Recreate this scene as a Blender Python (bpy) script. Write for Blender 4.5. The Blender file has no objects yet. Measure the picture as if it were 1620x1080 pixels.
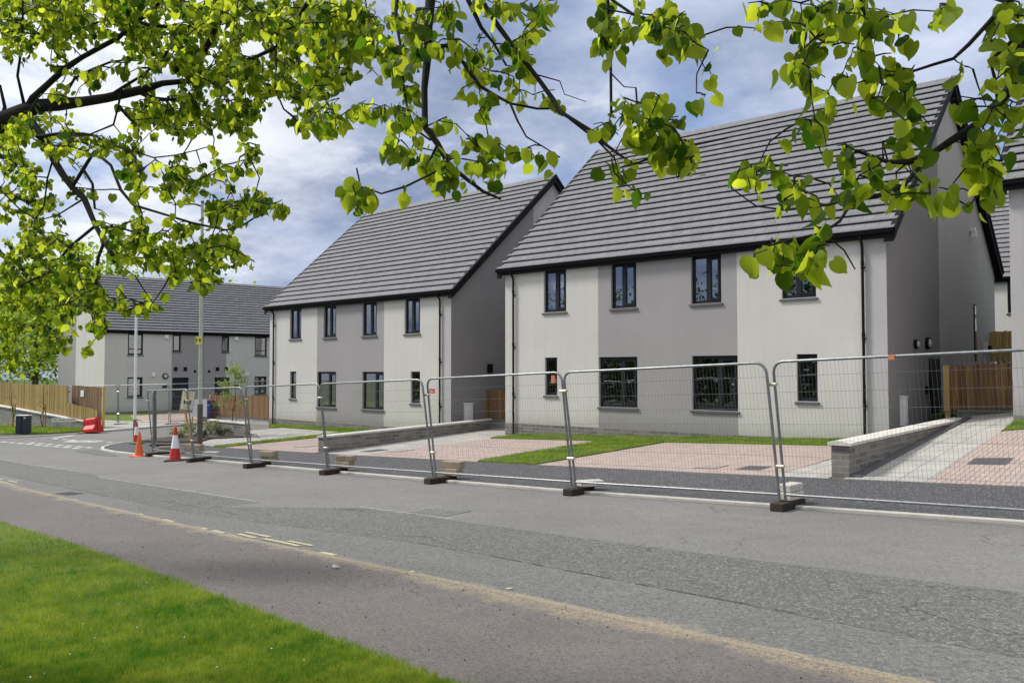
import bpy, bmesh, math, random
import numpy as np
from mathutils import Vector, Matrix
rnd=random.Random(7); NR=np.random.RandomState(5)
S=bpy.context.scene; COL=S.collection
# ------------------------------------------------------------------ camera model
FPX,YAW,PIT,ROL=1343.12,.7169,.0335,-.0011
cF=np.array([-math.sin(YAW)*math.cos(PIT),math.cos(YAW)*math.cos(PIT),math.sin(PIT)])
R0=np.array([math.cos(YAW),math.sin(YAW),0.]); U0=np.cross(R0,cF)
cR=R0*math.cos(ROL)+U0*math.sin(ROL); cU=-R0*math.sin(ROL)+U0*math.cos(ROL)
def ray(x,y): return cF+cR*(x-810)/FPX-cU*(y-540)/FPX
def W(x,y,d): return Vector(ray(x,y)*d)
cam=bpy.data.objects.new('camera',bpy.data.cameras.new('camera')); COL.objects.link(cam)
M=Matrix((( cR[0],cU[0],-cF[0],0),(cR[1],cU[1],-cF[1],0),(cR[2],cU[2],-cF[2],0),(0,0,0,1)))
cam.matrix_world=M; cam.data.sensor_width=36; cam.data.lens=36*FPX/1620; cam.data.clip_end=3000; cam.data.clip_start=.05
S.camera=cam
# ------------------------------------------------------------------ terrain
ZX=[-400,-120,-80,-49,-27.5,-19.6,-12.4,-5,0,10,30,60,300]; ZZ=[-4.5,-3.9,-3.5,-3.12,-2.77,-2.5,-2.24,-1.95,-1.76,-1.4,-.9,-.5,-.3]
def G(X,Y): return float(np.interp(X,ZX,ZZ))+.025*max(0,min(Y,40)-12)
def G2(X,Y): return G(X,Y)+.045*max(0,min(Y,26)-14.8)+.1*min(1,max(0,(Y-14.8)/6))*(X+5.4)
def gp(x,y,o=0.):
    r=ray(x,y); t=1.
    while t<500:
        q=r*t
        if q[2]<G(q[0],q[1])+o: break
        t*=1.01
    lo,hi=t/1.01,t
    for _ in range(40):
        m=(lo+hi)/2; q=r*m
        if q[2]<G(q[0],q[1])+o: hi=m
        else: lo=m
    return Vector(q)
# ------------------------------------------------------------------ objects
def tag(o,label=None,cat=None,group=None,kind=None):
    if label: o['label']=label
    if cat: o['category']=cat
    if group: o['group']=group
    if kind: o['kind']=kind
    return o
def empty(name,loc=(0,0,0),rz=0,label=None,cat=None,group=None):
    o=bpy.data.objects.new(name,None); COL.objects.link(o); o.location=loc; o.rotation_euler=(0,0,rz)
    return tag(o,label,cat,group)
def copy_tree(o,parent=None):
    c=o.copy(); COL.objects.link(c)
    if parent: c.parent=parent
    for ch in KIDS.get(o.name,[]): copy_tree(ch,c)
    return c
KIDS={}
class MB:
    def __init__(s): s.v=[];s.f=[];s.m=[];s.sm=[]
    def add(s,vs,fs,m=0,smooth=False):
        b=len(s.v); s.v+= [tuple(v) for v in vs]
        for f in fs: s.f.append(tuple(i+b for i in f)); s.m.append(m); s.sm.append(smooth)
        return s
    def box(s,x0,x1,y0,y1,z0,z1,m=0):
        return s.add([(x0,y0,z0),(x1,y0,z0),(x1,y1,z0),(x0,y1,z0),(x0,y0,z1),(x1,y0,z1),(x1,y1,z1),(x0,y1,z1)],
          [(0,3,2,1),(4,5,6,7),(0,1,5,4),(1,2,6,5),(2,3,7,6),(3,0,4,7)],m)
    def hexa(s,b,t,m=0):
        return s.add(list(b)+list(t),[(0,3,2,1),(4,5,6,7),(0,1,5,4),(1,2,6,5),(2,3,7,6),(3,0,4,7)],m)
    def cyl(s,x,y,z0,z1,r0,r1=None,n=16,m=0,smooth=True,caps=True):
        r1=r0 if r1 is None else r1
        vs=[(x+r0*math.cos(2*math.pi*i/n),y+r0*math.sin(2*math.pi*i/n),z0) for i in range(n)]+[(x+r1*math.cos(2*math.pi*i/n),y+r1*math.sin(2*math.pi*i/n),z1) for i in range(n)]
        s.add(vs,[(i,(i+1)%n,(i+1)%n+n,i+n) for i in range(n)],m,smooth)
        if caps: s.add(vs[:n],[tuple(range(n))[::-1]],m); s.add(vs[n:],[tuple(range(n))],m)
        return s
    def tube(s,pts,rs,n=6,m=0,caps=True,smooth=True):
        pts=[Vector(p) for p in pts]
        if not hasattr(rs,'__len__'): rs=[rs]*len(pts)
        rings=[]; prev=None
        for i,p in enumerate(pts):
            t=(pts[min(i+1,len(pts)-1)]-pts[max(i-1,0)])
            if t.length<1e-9: t=Vector((0,0,1))
            t.normalize()
            if prev is None:
                a=Vector((0,0,1)) if abs(t.z)<.9 else Vector((1,0,0)); u=t.cross(a).normalized()
            else:
                u=(prev-t*prev.dot(t))
                u=u.normalized() if u.length>1e-6 else t.orthogonal().normalized()
            prev=u; w=t.cross(u)
            rings+= [p+(u*math.cos(2*math.pi*k/n)+w*math.sin(2*math.pi*k/n))*rs[i] for k in range(n)]
        fs=[]
        for i in range(len(pts)-1):
            for k in range(n): fs.append((i*n+k,i*n+(k+1)%n,(i+1)*n+(k+1)%n,(i+1)*n+k))
        s.add(rings,fs,m,smooth)
        if caps:
            s.add(rings[:n],[tuple(range(n))[::-1]],m); s.add(rings[-n:],[tuple(range(n))],m)
        return s
    def build(s,name,mats,parent=None,**kw):
        me=bpy.data.meshes.new(name); me.from_pydata(s.v,[],s.f)
        if not isinstance(mats,(list,tuple)): mats=[mats]
        for m in mats: me.materials.append(m)
        me.polygons.foreach_set('material_index',s.m); me.polygons.foreach_set('use_smooth',s.sm); me.update()
        o=bpy.data.objects.new(name,me); COL.objects.link(o)
        if parent is not None: o.parent=parent; KIDS.setdefault(parent.name,[]).append(o)
        return tag(o,**kw)
def bevel(o,w=.01,seg=2):
    m=o.modifiers.new('bevel','BEVEL'); m.width=w; m.segments=seg; m.limit_method='ANGLE'; return o
# ------------------------------------------------------------------ materials
def nodes(name):
    m=bpy.data.materials.new(name); m.use_nodes=True; nt=m.node_tree; b=nt.nodes['Principled BSDF']; return m,nt,b
def N(nt,t,**kw):
    n=nt.nodes.new(t)
    for k,v in kw.items():
        if k in n.inputs: n.inputs[k].default_value=v
        else: setattr(n,k,v)
    return n
def L(nt,a,b): nt.links.new(a,b)
def col(c): return (c[0],c[1],c[2],1)
def mix(nt,f,a,b,mode='MIX'):
    n=N(nt,'ShaderNodeMix',data_type='RGBA',blend_type=mode)
    for s,v in ((0,f),(6,a),(7,b)):
        if hasattr(v,'default_value') or hasattr(v,'is_output'): L(nt,v,n.inputs[s])
        else: n.inputs[s].default_value=v if s==0 else col(v)
    return n.outputs[2]
def noise(nt,scale,detail=4,rough=.6,vec=None,w=None):
    n=N(nt,'ShaderNodeTexNoise',Scale=scale,Detail=detail,Roughness=rough)
    if vec: L(nt,vec,n.inputs['Vector'])
    return n.outputs['Fac']
def ramp(nt,f,a,b,ca=0.,cb=1.):
    n=N(nt,'ShaderNodeMapRange'); L(nt,f,n.inputs[0])
    for i,v in enumerate((a,b,ca,cb)): n.inputs[i+1].default_value=v
    return n.outputs[0]
def math_(nt,op,a,b=None):
    n=N(nt,'ShaderNodeMath',operation=op)
    for i,v in enumerate((a,b)):
        if v is None: continue
        if hasattr(v,'is_output'): L(nt,v,n.inputs[i])
        else: n.inputs[i].default_value=v
    return n.outputs[0]
def geo(nt): return N(nt,'ShaderNodeNewGeometry').outputs['Position']
def obj(nt): return N(nt,'ShaderNodeTexCoord').outputs['Object']
def bump(nt,b,h,st=.3,d=.01):
    n=N(nt,'ShaderNodeBump',Strength=st,Distance=d); L(nt,h,n.inputs['Height']); L(nt,n.outputs[0],b.inputs['Normal'])
def plain(name,c,rough=.6,var=.15,scale=8,metal=0,spec=.5,bs=.15,coord='o'):
    m,nt,b=nodes(name); v=obj(nt) if coord=='o' else geo(nt)
    f=noise(nt,scale,5,.6,v); f=ramp(nt,f,.3,.7)
    L(nt,mix(nt,f,[x*(1-var) for x in c],[min(1,x*(1+var)) for x in c]),b.inputs['Base Color'])
    b.inputs['Roughness'].default_value=rough; b.inputs['Metallic'].default_value=metal; b.inputs['Specular IOR Level'].default_value=spec
    if bs: bump(nt,b,noise(nt,scale*6,3,.6,v),bs,.003)
    return m
def render_mat(name,c):
    m,nt,b=nodes(name); v=obj(nt)
    big=ramp(nt,noise(nt,.55,4,.55,v),.3,.7); fine=ramp(nt,noise(nt,9,4,.65,v),.3,.7)
    st=N(nt,'ShaderNodeMapping'); st.inputs['Scale'].default_value=(3,3,.25); L(nt,v,st.inputs['Vector'])
    streak=ramp(nt,noise(nt,1.6,3,.6,st.outputs[0]),.45,.8)
    a=mix(nt,big,[x*.87 for x in c],[x*1.06 for x in c]); a=mix(nt,fine,a,[x*.95 for x in c])
    a=mix(nt,math_(nt,'MULTIPLY',streak,.13),a,[x*.6 for x in c])
    vo=N(nt,'ShaderNodeTexVoronoi',Scale=1.1); L(nt,v,vo.inputs['Vector'])
    dot=ramp(nt,vo.outputs['Distance'],.02,.045,.28,0.)
    a=mix(nt,dot,a,[x*.4 for x in c])
    sp=N(nt,'ShaderNodeSeparateXYZ'); L(nt,v,sp.inputs[0])
    spl=math_(nt,'SUBTRACT',ramp(nt,sp.outputs[2],0.,.8,.95,0.),math_(nt,'MULTIPLY',noise(nt,5,5,.7,v),.9)); a=mix(nt,ramp(nt,spl,0.,.45,0.,.42),a,[x*.55 for x in (c[0],c[1]*.97,c[2]*.88)])
    a=mix(nt,ramp(nt,noise(nt,48,3,.7,v),.35,.7,.0,.16),a,[x*.45 for x in c])
    L(nt,a,b.inputs['Base Color']); b.inputs['Roughness'].default_value=.92; b.inputs['Specular IOR Level'].default_value=.2
    bump(nt,b,noise(nt,160,3,.7,v),.5,.004); return m
def brick_mat(name,c1,c2,mortar,bw=.44,rh=.1,ms=.008,mode='wall',bs=.6,off=.5,var=.25):
    m,nt,b=nodes(name); v=obj(nt)
    sp=N(nt,'ShaderNodeSeparateXYZ'); L(nt,v,sp.inputs[0]); cb=N(nt,'ShaderNodeCombineXYZ')
    if mode=='wall':
        L(nt,math_(nt,'ADD',sp.outputs[0],sp.outputs[1]),cb.inputs[0]); L(nt,sp.outputs[2],cb.inputs[1])
    elif mode=='roof': L(nt,sp.outputs[0],cb.inputs[0]); L(nt,sp.outputs[2],cb.inputs[1])
    else: L(nt,sp.outputs[1],cb.inputs[0]); L(nt,sp.outputs[0],cb.inputs[1])
    br=N(nt,'ShaderNodeTexBrick',Scale=1.0); br.offset=off
    br.inputs['Brick Width'].default_value=bw; br.inputs['Row Height'].default_value=rh; br.inputs['Mortar Size'].default_value=ms; br.inputs['Mortar Smooth'].default_value=.1
    br.inputs['Bias'].default_value=0; L(nt,cb.outputs[0],br.inputs['Vector'])
    br.inputs['Color1'].default_value=col(c1); br.inputs['Color2'].default_value=col(c2); br.inputs['Mortar'].default_value=col(mortar)
    f=ramp(nt,noise(nt,3,5,.65,v),.3,.7)
    g=ramp(nt,noise(nt,45,4,.7,v),.3,.7)
    a=mix(nt,f,br.outputs['Color'],(1-var,)*3,'MULTIPLY'); a=mix(nt,math_(nt,'MULTIPLY',g,.35),a,(.55,.55,.55),'MULTIPLY')
    L(nt,a,b.inputs['Base Color']); b.inputs['Roughness'].default_value=.85; b.inputs['Specular IOR Level'].default_value=.3
    h=math_(nt,'SUBTRACT',noise(nt,60,4,.7,v),br.outputs['Fac']); bump(nt,b,h,bs,.006)
    return m
CRACK={'worn road asphalt':.6,'coarse road patch':.7,'brown footpath asphalt':.4}
def asphalt(name,c,agg=.35,sc=1.,sand=False,speck=(.4,.39,.36),specktop=.72):
    m,nt,b=nodes(name); v=geo(nt)
    big=ramp(nt,noise(nt,.35*sc,6,.6,v),.3,.7); mid=ramp(nt,noise(nt,3,5,.7,v),.3,.7)
    st=N(nt,'ShaderNodeMapping'); st.inputs['Scale'].default_value=(.12,1.3,1); st.inputs['Rotation'].default_value=(0,0,.06); L(nt,v,st.inputs['Vector'])
    track=ramp(nt,noise(nt,1.1,4,.6,st.outputs[0]),.35,.7)
    a=mix(nt,big,[x*.82 for x in c],[x*1.18 for x in c]); a=mix(nt,math_(nt,'MULTIPLY',mid,.6),a,[x*.72 for x in c]); a=mix(nt,math_(nt,'MULTIPLY',track,.35),a,[x*.78 for x in c])
    vo=N(nt,'ShaderNodeTexVoronoi',Scale=85*sc); L(nt,v,vo.inputs['Vector'])
    sepc=N(nt,'ShaderNodeSeparateColor'); L(nt,vo.outputs['Color'],sepc.inputs[0])
    a=mix(nt,math_(nt,'MULTIPLY',ramp(nt,sepc.outputs[0],specktop,1.),agg),a,speck)
    a=mix(nt,math_(nt,'MULTIPLY',ramp(nt,sepc.outputs[1],.6,1.),agg*1.2),a,[x*.3 for x in c])
    vc=N(nt,'ShaderNodeTexVoronoi',Scale=11); L(nt,v,vc.inputs['Vector'])
    a=mix(nt,ramp(nt,vc.outputs['Distance'],.03,.06,.5,0.),a,(.5,.48,.42))
    pit=ramp(nt,noise(nt,26*sc,3,.75,v),.50,.66); a=mix(nt,math_(nt,'MULTIPLY',pit,.62),a,[x*.35 for x in c])
    lp=ramp(nt,noise(nt,40*sc,3,.7,v),.56,.70); a=mix(nt,math_(nt,'MULTIPLY',lp,.35),a,[min(1,x*1.7) for x in c])
    cr=N(nt,'ShaderNodeTexVoronoi',Scale=.55,feature='DISTANCE_TO_EDGE'); wv=N(nt,'ShaderNodeVectorMath',operation='ADD'); nv=N(nt,'ShaderNodeTexNoise',Scale=1.7,Detail=5); L(nt,v,nv.inputs['Vector']); L(nt,v,wv.inputs[0]); L(nt,nv.outputs['Color'],wv.inputs[1]); L(nt,wv.outputs[0],cr.inputs['Vector'])
    ck=math_(nt,'MULTIPLY',ramp(nt,cr.outputs['Distance'],.004,.010,1.,0.),ramp(nt,noise(nt,.5,3,.6,v),.52,.6)); a=mix(nt,math_(nt,'MULTIPLY',ck,CRACK.get(name,0)),a,[x*.3 for x in c])
    if sand:
        sp=N(nt,'ShaderNodeSeparateXYZ'); L(nt,v,sp.inputs[0])
        d=math_(nt,'SUBTRACT',sp.outputs[1],math_(nt,'ADD',math_(nt,'MULTIPLY',sp.outputs[0],-.083),5.14))
        d=math_(nt,'ABSOLUTE',d); xm=ramp(nt,sp.outputs[0],-9,-4,.25,1.)
        w=math_(nt,'SUBTRACT',math_(nt,'ADD',noise(nt,2.2,5,.7,v),math_(nt,'MULTIPLY',xm,.10)),math_(nt,'MULTIPLY',d,1.25))
        w=math_(nt,'MULTIPLY',ramp(nt,w,.28,.5),ramp(nt,noise(nt,38,4,.8,v),.42,.60,.08,1.))
        a=mix(nt,math_(nt,'MULTIPLY',w,.8),a,(.37,.30,.19))
    L(nt,a,b.inputs['Base Color']); b.inputs['Roughness'].default_value=.88; b.inputs['Specular IOR Level'].default_value=.3
    bump(nt,b,noise(nt,120*sc,3,.7,v),.6,.006); return m
def wood(name,c,dark,w=.1,rough=.8):
    m,nt,b=nodes(name); v=obj(nt); sp=N(nt,'ShaderNodeSeparateXYZ'); L(nt,v,sp.inputs[0])
    fl=math_(nt,'FLOOR',math_(nt,'DIVIDE',math_(nt,'ADD',sp.outputs[0],sp.outputs[1]),w))
    wn=N(nt,'ShaderNodeTexWhiteNoise',noise_dimensions='1D'); L(nt,fl,wn.inputs['W'])
    mp=N(nt,'ShaderNodeMapping'); mp.inputs['Scale'].default_value=(22,22,1.5); L(nt,v,mp.inputs['Vector'])
    gr=ramp(nt,noise(nt,1,5,.7,mp.outputs[0]),.3,.7)
    a=mix(nt,wn.outputs['Value'],c,dark); a=mix(nt,math_(nt,'MULTIPLY',gr,.5),a,[x*.55 for x in dark])
    L(nt,a,b.inputs['Base Color']); b.inputs['Roughness'].default_value=rough; bump(nt,b,gr,.3,.004); return m
def leafmat(name,c,c2,tr,tr2,tfac=.5):
    m,nt,b=nodes(name); at=N(nt,'ShaderNodeAttribute',attribute_name='tint')
    a=mix(nt,at.outputs['Fac'],c,c2); t=mix(nt,at.outputs['Fac'],tr,tr2)
    L(nt,a,b.inputs['Base Color']); b.inputs['Roughness'].default_value=.55; b.inputs['Specular IOR Level'].default_value=.18
    tb=N(nt,'ShaderNodeBsdfTranslucent'); L(nt,t,tb.inputs['Color'])
    mx=N(nt,'ShaderNodeMixShader'); mx.inputs[0].default_value=tfac
    L(nt,b.outputs[0],mx.inputs[1]); L(nt,tb.outputs[0],mx.inputs[2])
    out=nt.nodes['Material Output']; L(nt,mx.outputs[0],out.inputs['Surface']); return m
def grassmat(name,c1,c2,c3):
    m,nt,b=nodes(name); v=geo(nt)
    f=ramp(nt,noise(nt,.9,5,.65,v),.32,.68); g=ramp(nt,noise(nt,14,4,.7,v),.3,.7); h=ramp(nt,noise(nt,90,3,.7,v),.3,.7)
    a=mix(nt,f,c1,c2); a=mix(nt,math_(nt,'MULTIPLY',g,.55),a,c3); a=mix(nt,math_(nt,'MULTIPLY',h,.4),a,[x*.45 for x in c1])
    L(nt,a,b.inputs['Base Color']); b.inputs['Roughness'].default_value=.8; b.inputs['Specular IOR Level'].default_value=.2
    bump(nt,b,noise(nt,70,3,.7,v),.8,.02); return m
def glassmat():
    m=bpy.data.materials.new('window glass'); m.use_nodes=True; nt=m.node_tree; nt.nodes.clear()
    out=N(nt,'ShaderNodeOutputMaterial'); t=N(nt,'ShaderNodeBsdfTransparent'); t.inputs[0].default_value=(.55,.6,.58,1)
    g=N(nt,'ShaderNodeBsdfGlossy'); g.inputs['Roughness'].default_value=.012; g.inputs['Color'].default_value=(.95,.97,1,1)
    v=obj(nt); bn=N(nt,'ShaderNodeBump',Strength=.05,Distance=.02); L(nt,noise(nt,2.2,2,.5,v),bn.inputs['Height']); L(nt,bn.outputs[0],g.inputs['Normal'])
    fr=N(nt,'ShaderNodeFresnel',IOR=1.6); f=math_(nt,'ADD',math_(nt,'MULTIPLY',fr.outputs[0],1.3),.24)
    mx=N(nt,'ShaderNodeMixShader'); L(nt,f,mx.inputs[0]); L(nt,t.outputs[0],mx.inputs[1]); L(nt,g.outputs[0],mx.inputs[2]); L(nt,mx.outputs[0],out.inputs['Surface']); return m
MW=render_mat('cream render',(.585,.572,.545)); MG=render_mat('mid grey render',(.335,.322,.328)); MDG=render_mat('gable grey render',(.255,.245,.250)); MLG=render_mat('pale grey render',(.45,.44,.435))
MROOF=brick_mat('grey roof tiles',(.235,.235,.248),(.198,.198,.21),(.08,.08,.085),.33,.2558,.006,'roof',.15,.5,.15)
MEDGEGAP=plain('dark edge crack and gap shade',(.02,.02,.022),.8,.2,6,spec=.2); MBLK=plain('black upvc',(.007,.007,.009),.6,.1,4,bs=0,spec=.15); MFR=plain('anthracite frame',(.007,.009,.014),.5,.1,4,bs=0,spec=.3)
MRIDGE=plain('ridge tile',(.17,.17,.185),.7,.2,5); MSILL=plain('dark sill',(.09,.09,.095),.7,.2,7)
MPL=brick_mat('grey plinth brick',(.27,.25,.225),(.15,.145,.14),(.33,.31,.285),.34,.105,.011)
MGW=brick_mat('grey block wall',(.29,.265,.235),(.16,.15,.145),(.34,.32,.29),.42,.105,.011)
MSB=brick_mat('split face grey block',(.34,.33,.31),(.24,.235,.225),(.37,.36,.345),.3,.1,.012,bs=1.)
MCOP=plain('cast stone coping',(.60,.575,.52),.85,.14,7); MCONC=plain('concrete',(.42,.40,.36),.9,.2,6)
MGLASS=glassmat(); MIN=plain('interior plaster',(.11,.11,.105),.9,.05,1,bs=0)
MPAV=brick_mat('pink block paving',(.53,.395,.345),(.46,.39,.35),(.25,.2,.17),.2,.1,.008,'floor',.4,.5,.28)
MSLAB=brick_mat('pale paving slab',(.50,.48,.44),(.42,.41,.38),(.22,.21,.19),.6,.45,.010,'floor',.3,.5,.25)
MROAD=asphalt('worn road asphalt',(.205,.201,.194),.22,1.1,sand=True); MROAD2=asphalt('coarse road patch',(.140,.144,.134),.5,.7,specktop=.7,sand=True)
MROAD3=asphalt('mid road asphalt',(.168,.168,.16),.35,.8,sand=True)
MFOOT=asphalt('new dark footway',(.085,.085,.09),.55,.6,speck=(.42,.41,.4),specktop=.8); MPATH=asphalt('brown footpath asphalt',(.158,.142,.132),.26,1.3,sand=True)
MKERB=plain('kerb concrete',(.46,.445,.40),.85,.15,5,coord='g'); MKERBG=plain('worn iron and cement',(.27,.262,.245),.8,.25,20)
MKERB2=asphalt('old sandy kerb',(.21,.20,.175),.3,1.,sand=True)
MGRASS=grassmat('lawn soil green',(.06,.13,.012),(.13,.21,.02),(.26,.24,.06)); MEARTH=grassmat('rough ground',(.05,.09,.02),(.08,.12,.03),(.10,.10,.05))
MBLADE=leafmat('grass blade',(.06,.17,.010),(.36,.41,.05),(.10,.28,.012),(.48,.54,.06),.4)
MWHT=asphalt('white road paint',(.62,.62,.60),.12); MYEL=asphalt('yellow road paint',(.54,.50,.31),.5)
MGALV=plain('galvanised tube',(.25,.262,.268),.42,.25,14,metal=.75,bs=0); MWIRE=plain('galvanised wire',(.13,.135,.135),.6,.1,4,metal=.2,bs=0); MCLAMP=plain('zinc clamp',(.65,.62,.5),.35,.2,9,metal=.9,bs=0)
MRUST=plain('rusty tube',(.30,.14,.07),.7,.3,20)
MFOOTB=plain('fence foot rubber',(.030,.020,.015),.9,.4,8); MBLOCK=plain('concrete block',(.33,.265,.19),.95,.3,9,bs=.5); MBLOCK2=plain('pale concrete block',(.55,.52,.46),.95,.15,9,bs=.5)
MTIM=wood('new pale timber',(.50,.36,.13),(.25,.155,.05)); MTIM2=wood('stained timber',(.33,.18,.06),(.13,.06,.02)); MTIM3=wood('bright timber',(.60,.42,.16),(.5,.33,.1))
MBARK=plain('dark bark',(.013,.011,.009),.95,.45,25,bs=.9); MBARK2=plain('grey bark',(.07,.06,.05),.95,.4,12,bs=.9)
MLEAF=leafmat('lime leaf',(.014,.042,.004),(.080,.155,.012),(.06,.17,.005),(.86,.96,.05),.62); MLEAFB=leafmat('background leaf',(.06,.11,.012),(.26,.34,.03),(.2,.34,.03),(.65,.78,.07),.55)
MLEAFP=leafmat('pale green sapling leaf',(.10,.15,.04),(.26,.33,.10),(.2,.3,.06),(.45,.55,.15),.4)
MLEAFD=leafmat('dark leaf',(.018,.035,.010),(.05,.08,.02),(.04,.07,.01),(.12,.16,.03),.3); MLEAFY=leafmat('pale yellow leaf',(.12,.16,.03),(.32,.34,.10),(.2,.26,.04),(.4,.42,.1),.35); MLEAFS=leafmat('silver leaf',(.16,.19,.10),(.30,.33,.2),(.2,.25,.1),(.35,.4,.2),.35)
MSOIL=plain('bark mulch',(.06,.04,.028),.95,.5,30,bs=1.); MWHITE=plain('white plastic',(.75,.76,.76),.4,.04,4,bs=0)
MRED=plain('red plastic',(.55,.025,.02),.4,.15,6,bs=0); MORG=plain('orange plastic',(.75,.14,.035),.5,.12,8,bs=0); MCWH=plain('reflective white sleeve',(.78,.78,.80),.35,.05,8,bs=0); MCGR=plain('green base',(.10,.32,.16),.6,.2,8,bs=0)
MCAB=plain('blue black cabinet',(.025,.035,.055),.45,.15,5,bs=0); MYST=plain('yellow sticker',(.75,.68,.12),.5,.08,7,bs=0); MBLUE=plain('blue bin plastic',(.02,.10,.42),.5,.15,5,bs=0); MMAR=plain('maroon bin plastic',(.09,.015,.04),.5,.15,5,bs=0)
MLAMP=plain('pale painted column',(.40,.44,.36),.5,.1,5); MLAMPB=plain('brown column base',(.085,.07,.05),.75,.35,12); MDARK=plain('cast iron cover',(.09,.09,.095),.6,.3,20,bs=.6); MCOVB=plain('paver filled cover',(.34,.30,.25),.8,.2,30,bs=.6)
MTXT=plain('black lettering',(.015,.015,.015),.6,.05,5,bs=0); MDOOR=plain('dark blue door',(.010,.014,.026),.6,.15,4,bs=0,spec=.2); MSTEEL=plain('light ring glass',(.45,.5,.55),.3,.1,6,bs=0); MTAN=plain('plywood',(.42,.27,.13),.8,.2,10)
MORTAG=plain('orange tape',(.50,.17,.09),.6,.15,10,bs=0)
# ------------------------------------------------------------------ world and sun
def world():
    w=bpy.data.worlds.new('World'); S.world=w; w.use_nodes=True; nt=w.node_tree; bg=nt.nodes['Background']
    sk=N(nt,'ShaderNodeTexSky',sky_type='NISHITA'); sk.sun_disc=False; sk.sun_elevation=math.radians(SUN_EL); sk.sun_rotation=math.radians(SUN_ROT); sk.ozone_density=2.
    d=N(nt,'ShaderNodeTexCoord').outputs['Generated']; sp=N(nt,'ShaderNodeSeparateXYZ'); L(nt,d,sp.inputs[0])
    z=math_(nt,'ADD',math_(nt,'MAXIMUM',sp.outputs[2],0.),.22)
    cb=N(nt,'ShaderNodeCombineXYZ'); L(nt,math_(nt,'DIVIDE',sp.outputs[0],z),cb.inputs[0]); L(nt,math_(nt,'DIVIDE',sp.outputs[1],z),cb.inputs[1]); cb.inputs[2].default_value=3.7
    v=cb.outputs[0]
    c1=noise(nt,.9,7,.55,v); c2=noise(nt,2.6,9,.62,v)
    mp=N(nt,'ShaderNodeMapping'); mp.inputs['Location'].default_value=(5.2,1.3,0); L(nt,v,mp.inputs['Vector']); c3=noise(nt,.7,5,.55,mp.outputs[0])
    cover=ramp(nt,math_(nt,'ADD',c1,math_(nt,'MULTIPLY',c2,.25)),.50,.66)
    shade=ramp(nt,math_(nt,'ADD',math_(nt,'MULTIPLY',c3,.62),math_(nt,'MULTIPLY',c2,.5)),.46,.68)
    # thin bright cloud veil round the sun, deeper grey-blue cloud away from it
    sv=N(nt,'ShaderNodeVectorMath',operation='DOT_PRODUCT'); nrm=N(nt,'ShaderNodeVectorMath',operation='NORMALIZE'); L(nt,d,nrm.inputs[0]); L(nt,nrm.outputs[0],sv.inputs[0]); sv.inputs[1].default_value=SUNDIR
    near=ramp(nt,sv.outputs['Value'],.72,.95); zen=ramp(nt,sp.outputs[2],.42,.75)
    cloud=mix(nt,shade,(1.9,2.45,3.9),(5.6,6.3,7.9)); cloud=mix(nt,zen,cloud,(8,8.3,9.0)); cloud=mix(nt,near,cloud,(13,13.1,13.0))
    blue=mix(nt,.6,sk.outputs[0],(2.2,3.3,6.2)); blue=mix(nt,zen,blue,(6.5,7.1,8.8)); blue=mix(nt,near,blue,(12,12.2,12.4))
    gl=N(nt,'ShaderNodeVectorMath',operation='DOT_PRODUCT'); L(nt,nrm.outputs[0],gl.inputs[0]); gl.inputs[1].default_value=tuple(ray(120,90)/np.linalg.norm(ray(120,90)))
    thin=math_(nt,'MULTIPLY',ramp(nt,gl.outputs['Value'],.955,.996),ramp(nt,c2,.36,.60,.15,1.))
    a=mix(nt,cover,blue,cloud)
    a=mix(nt,thin,a,(9.6,9.8,10.0))   # break in the cloud deck at the upper left
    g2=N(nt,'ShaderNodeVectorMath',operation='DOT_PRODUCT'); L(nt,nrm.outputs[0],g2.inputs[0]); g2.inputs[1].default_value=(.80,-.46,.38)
    a=mix(nt,ramp(nt,g2.outputs['Value'],.72,.97,0.,.9),a,(8.6,8.8,9.2))   # added glow in the unseen sky behind the viewer, brightens the far house front
    puff=ramp(nt,math_(nt,'ADD',math_(nt,'MULTIPLY',c2,.9),math_(nt,'MULTIPLY',c1,.35)),.73,.86)
    a=mix(nt,math_(nt,'MULTIPLY',puff,.6),a,(8.0,8.3,8.8))
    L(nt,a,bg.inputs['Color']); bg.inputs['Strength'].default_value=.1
SUN_EL=46; AZ=(-.88,-.47)  # horizontal direction towards the sun
n_=math.hypot(*AZ); AZ=(AZ[0]/n_,AZ[1]/n_); SUNDIR=(AZ[0]*math.cos(math.radians(SUN_EL)),AZ[1]*math.cos(math.radians(SUN_EL)),math.sin(math.radians(SUN_EL)))
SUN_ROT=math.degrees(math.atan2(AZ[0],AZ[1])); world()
sl=bpy.data.lights.new('sun','SUN'); sl.energy=3.1; sl.angle=math.radians(10); sl.color=(1,.965,.9)
so=bpy.data.objects.new('sun',sl); COL.objects.link(so); so.rotation_euler=Vector(SUNDIR).to_track_quat('Z','Y').to_euler()
S.view_settings.view_transform='Standard'; S.view_settings.look='None'; S.view_settings.exposure=.22; S.view_settings.gamma=1
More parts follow.
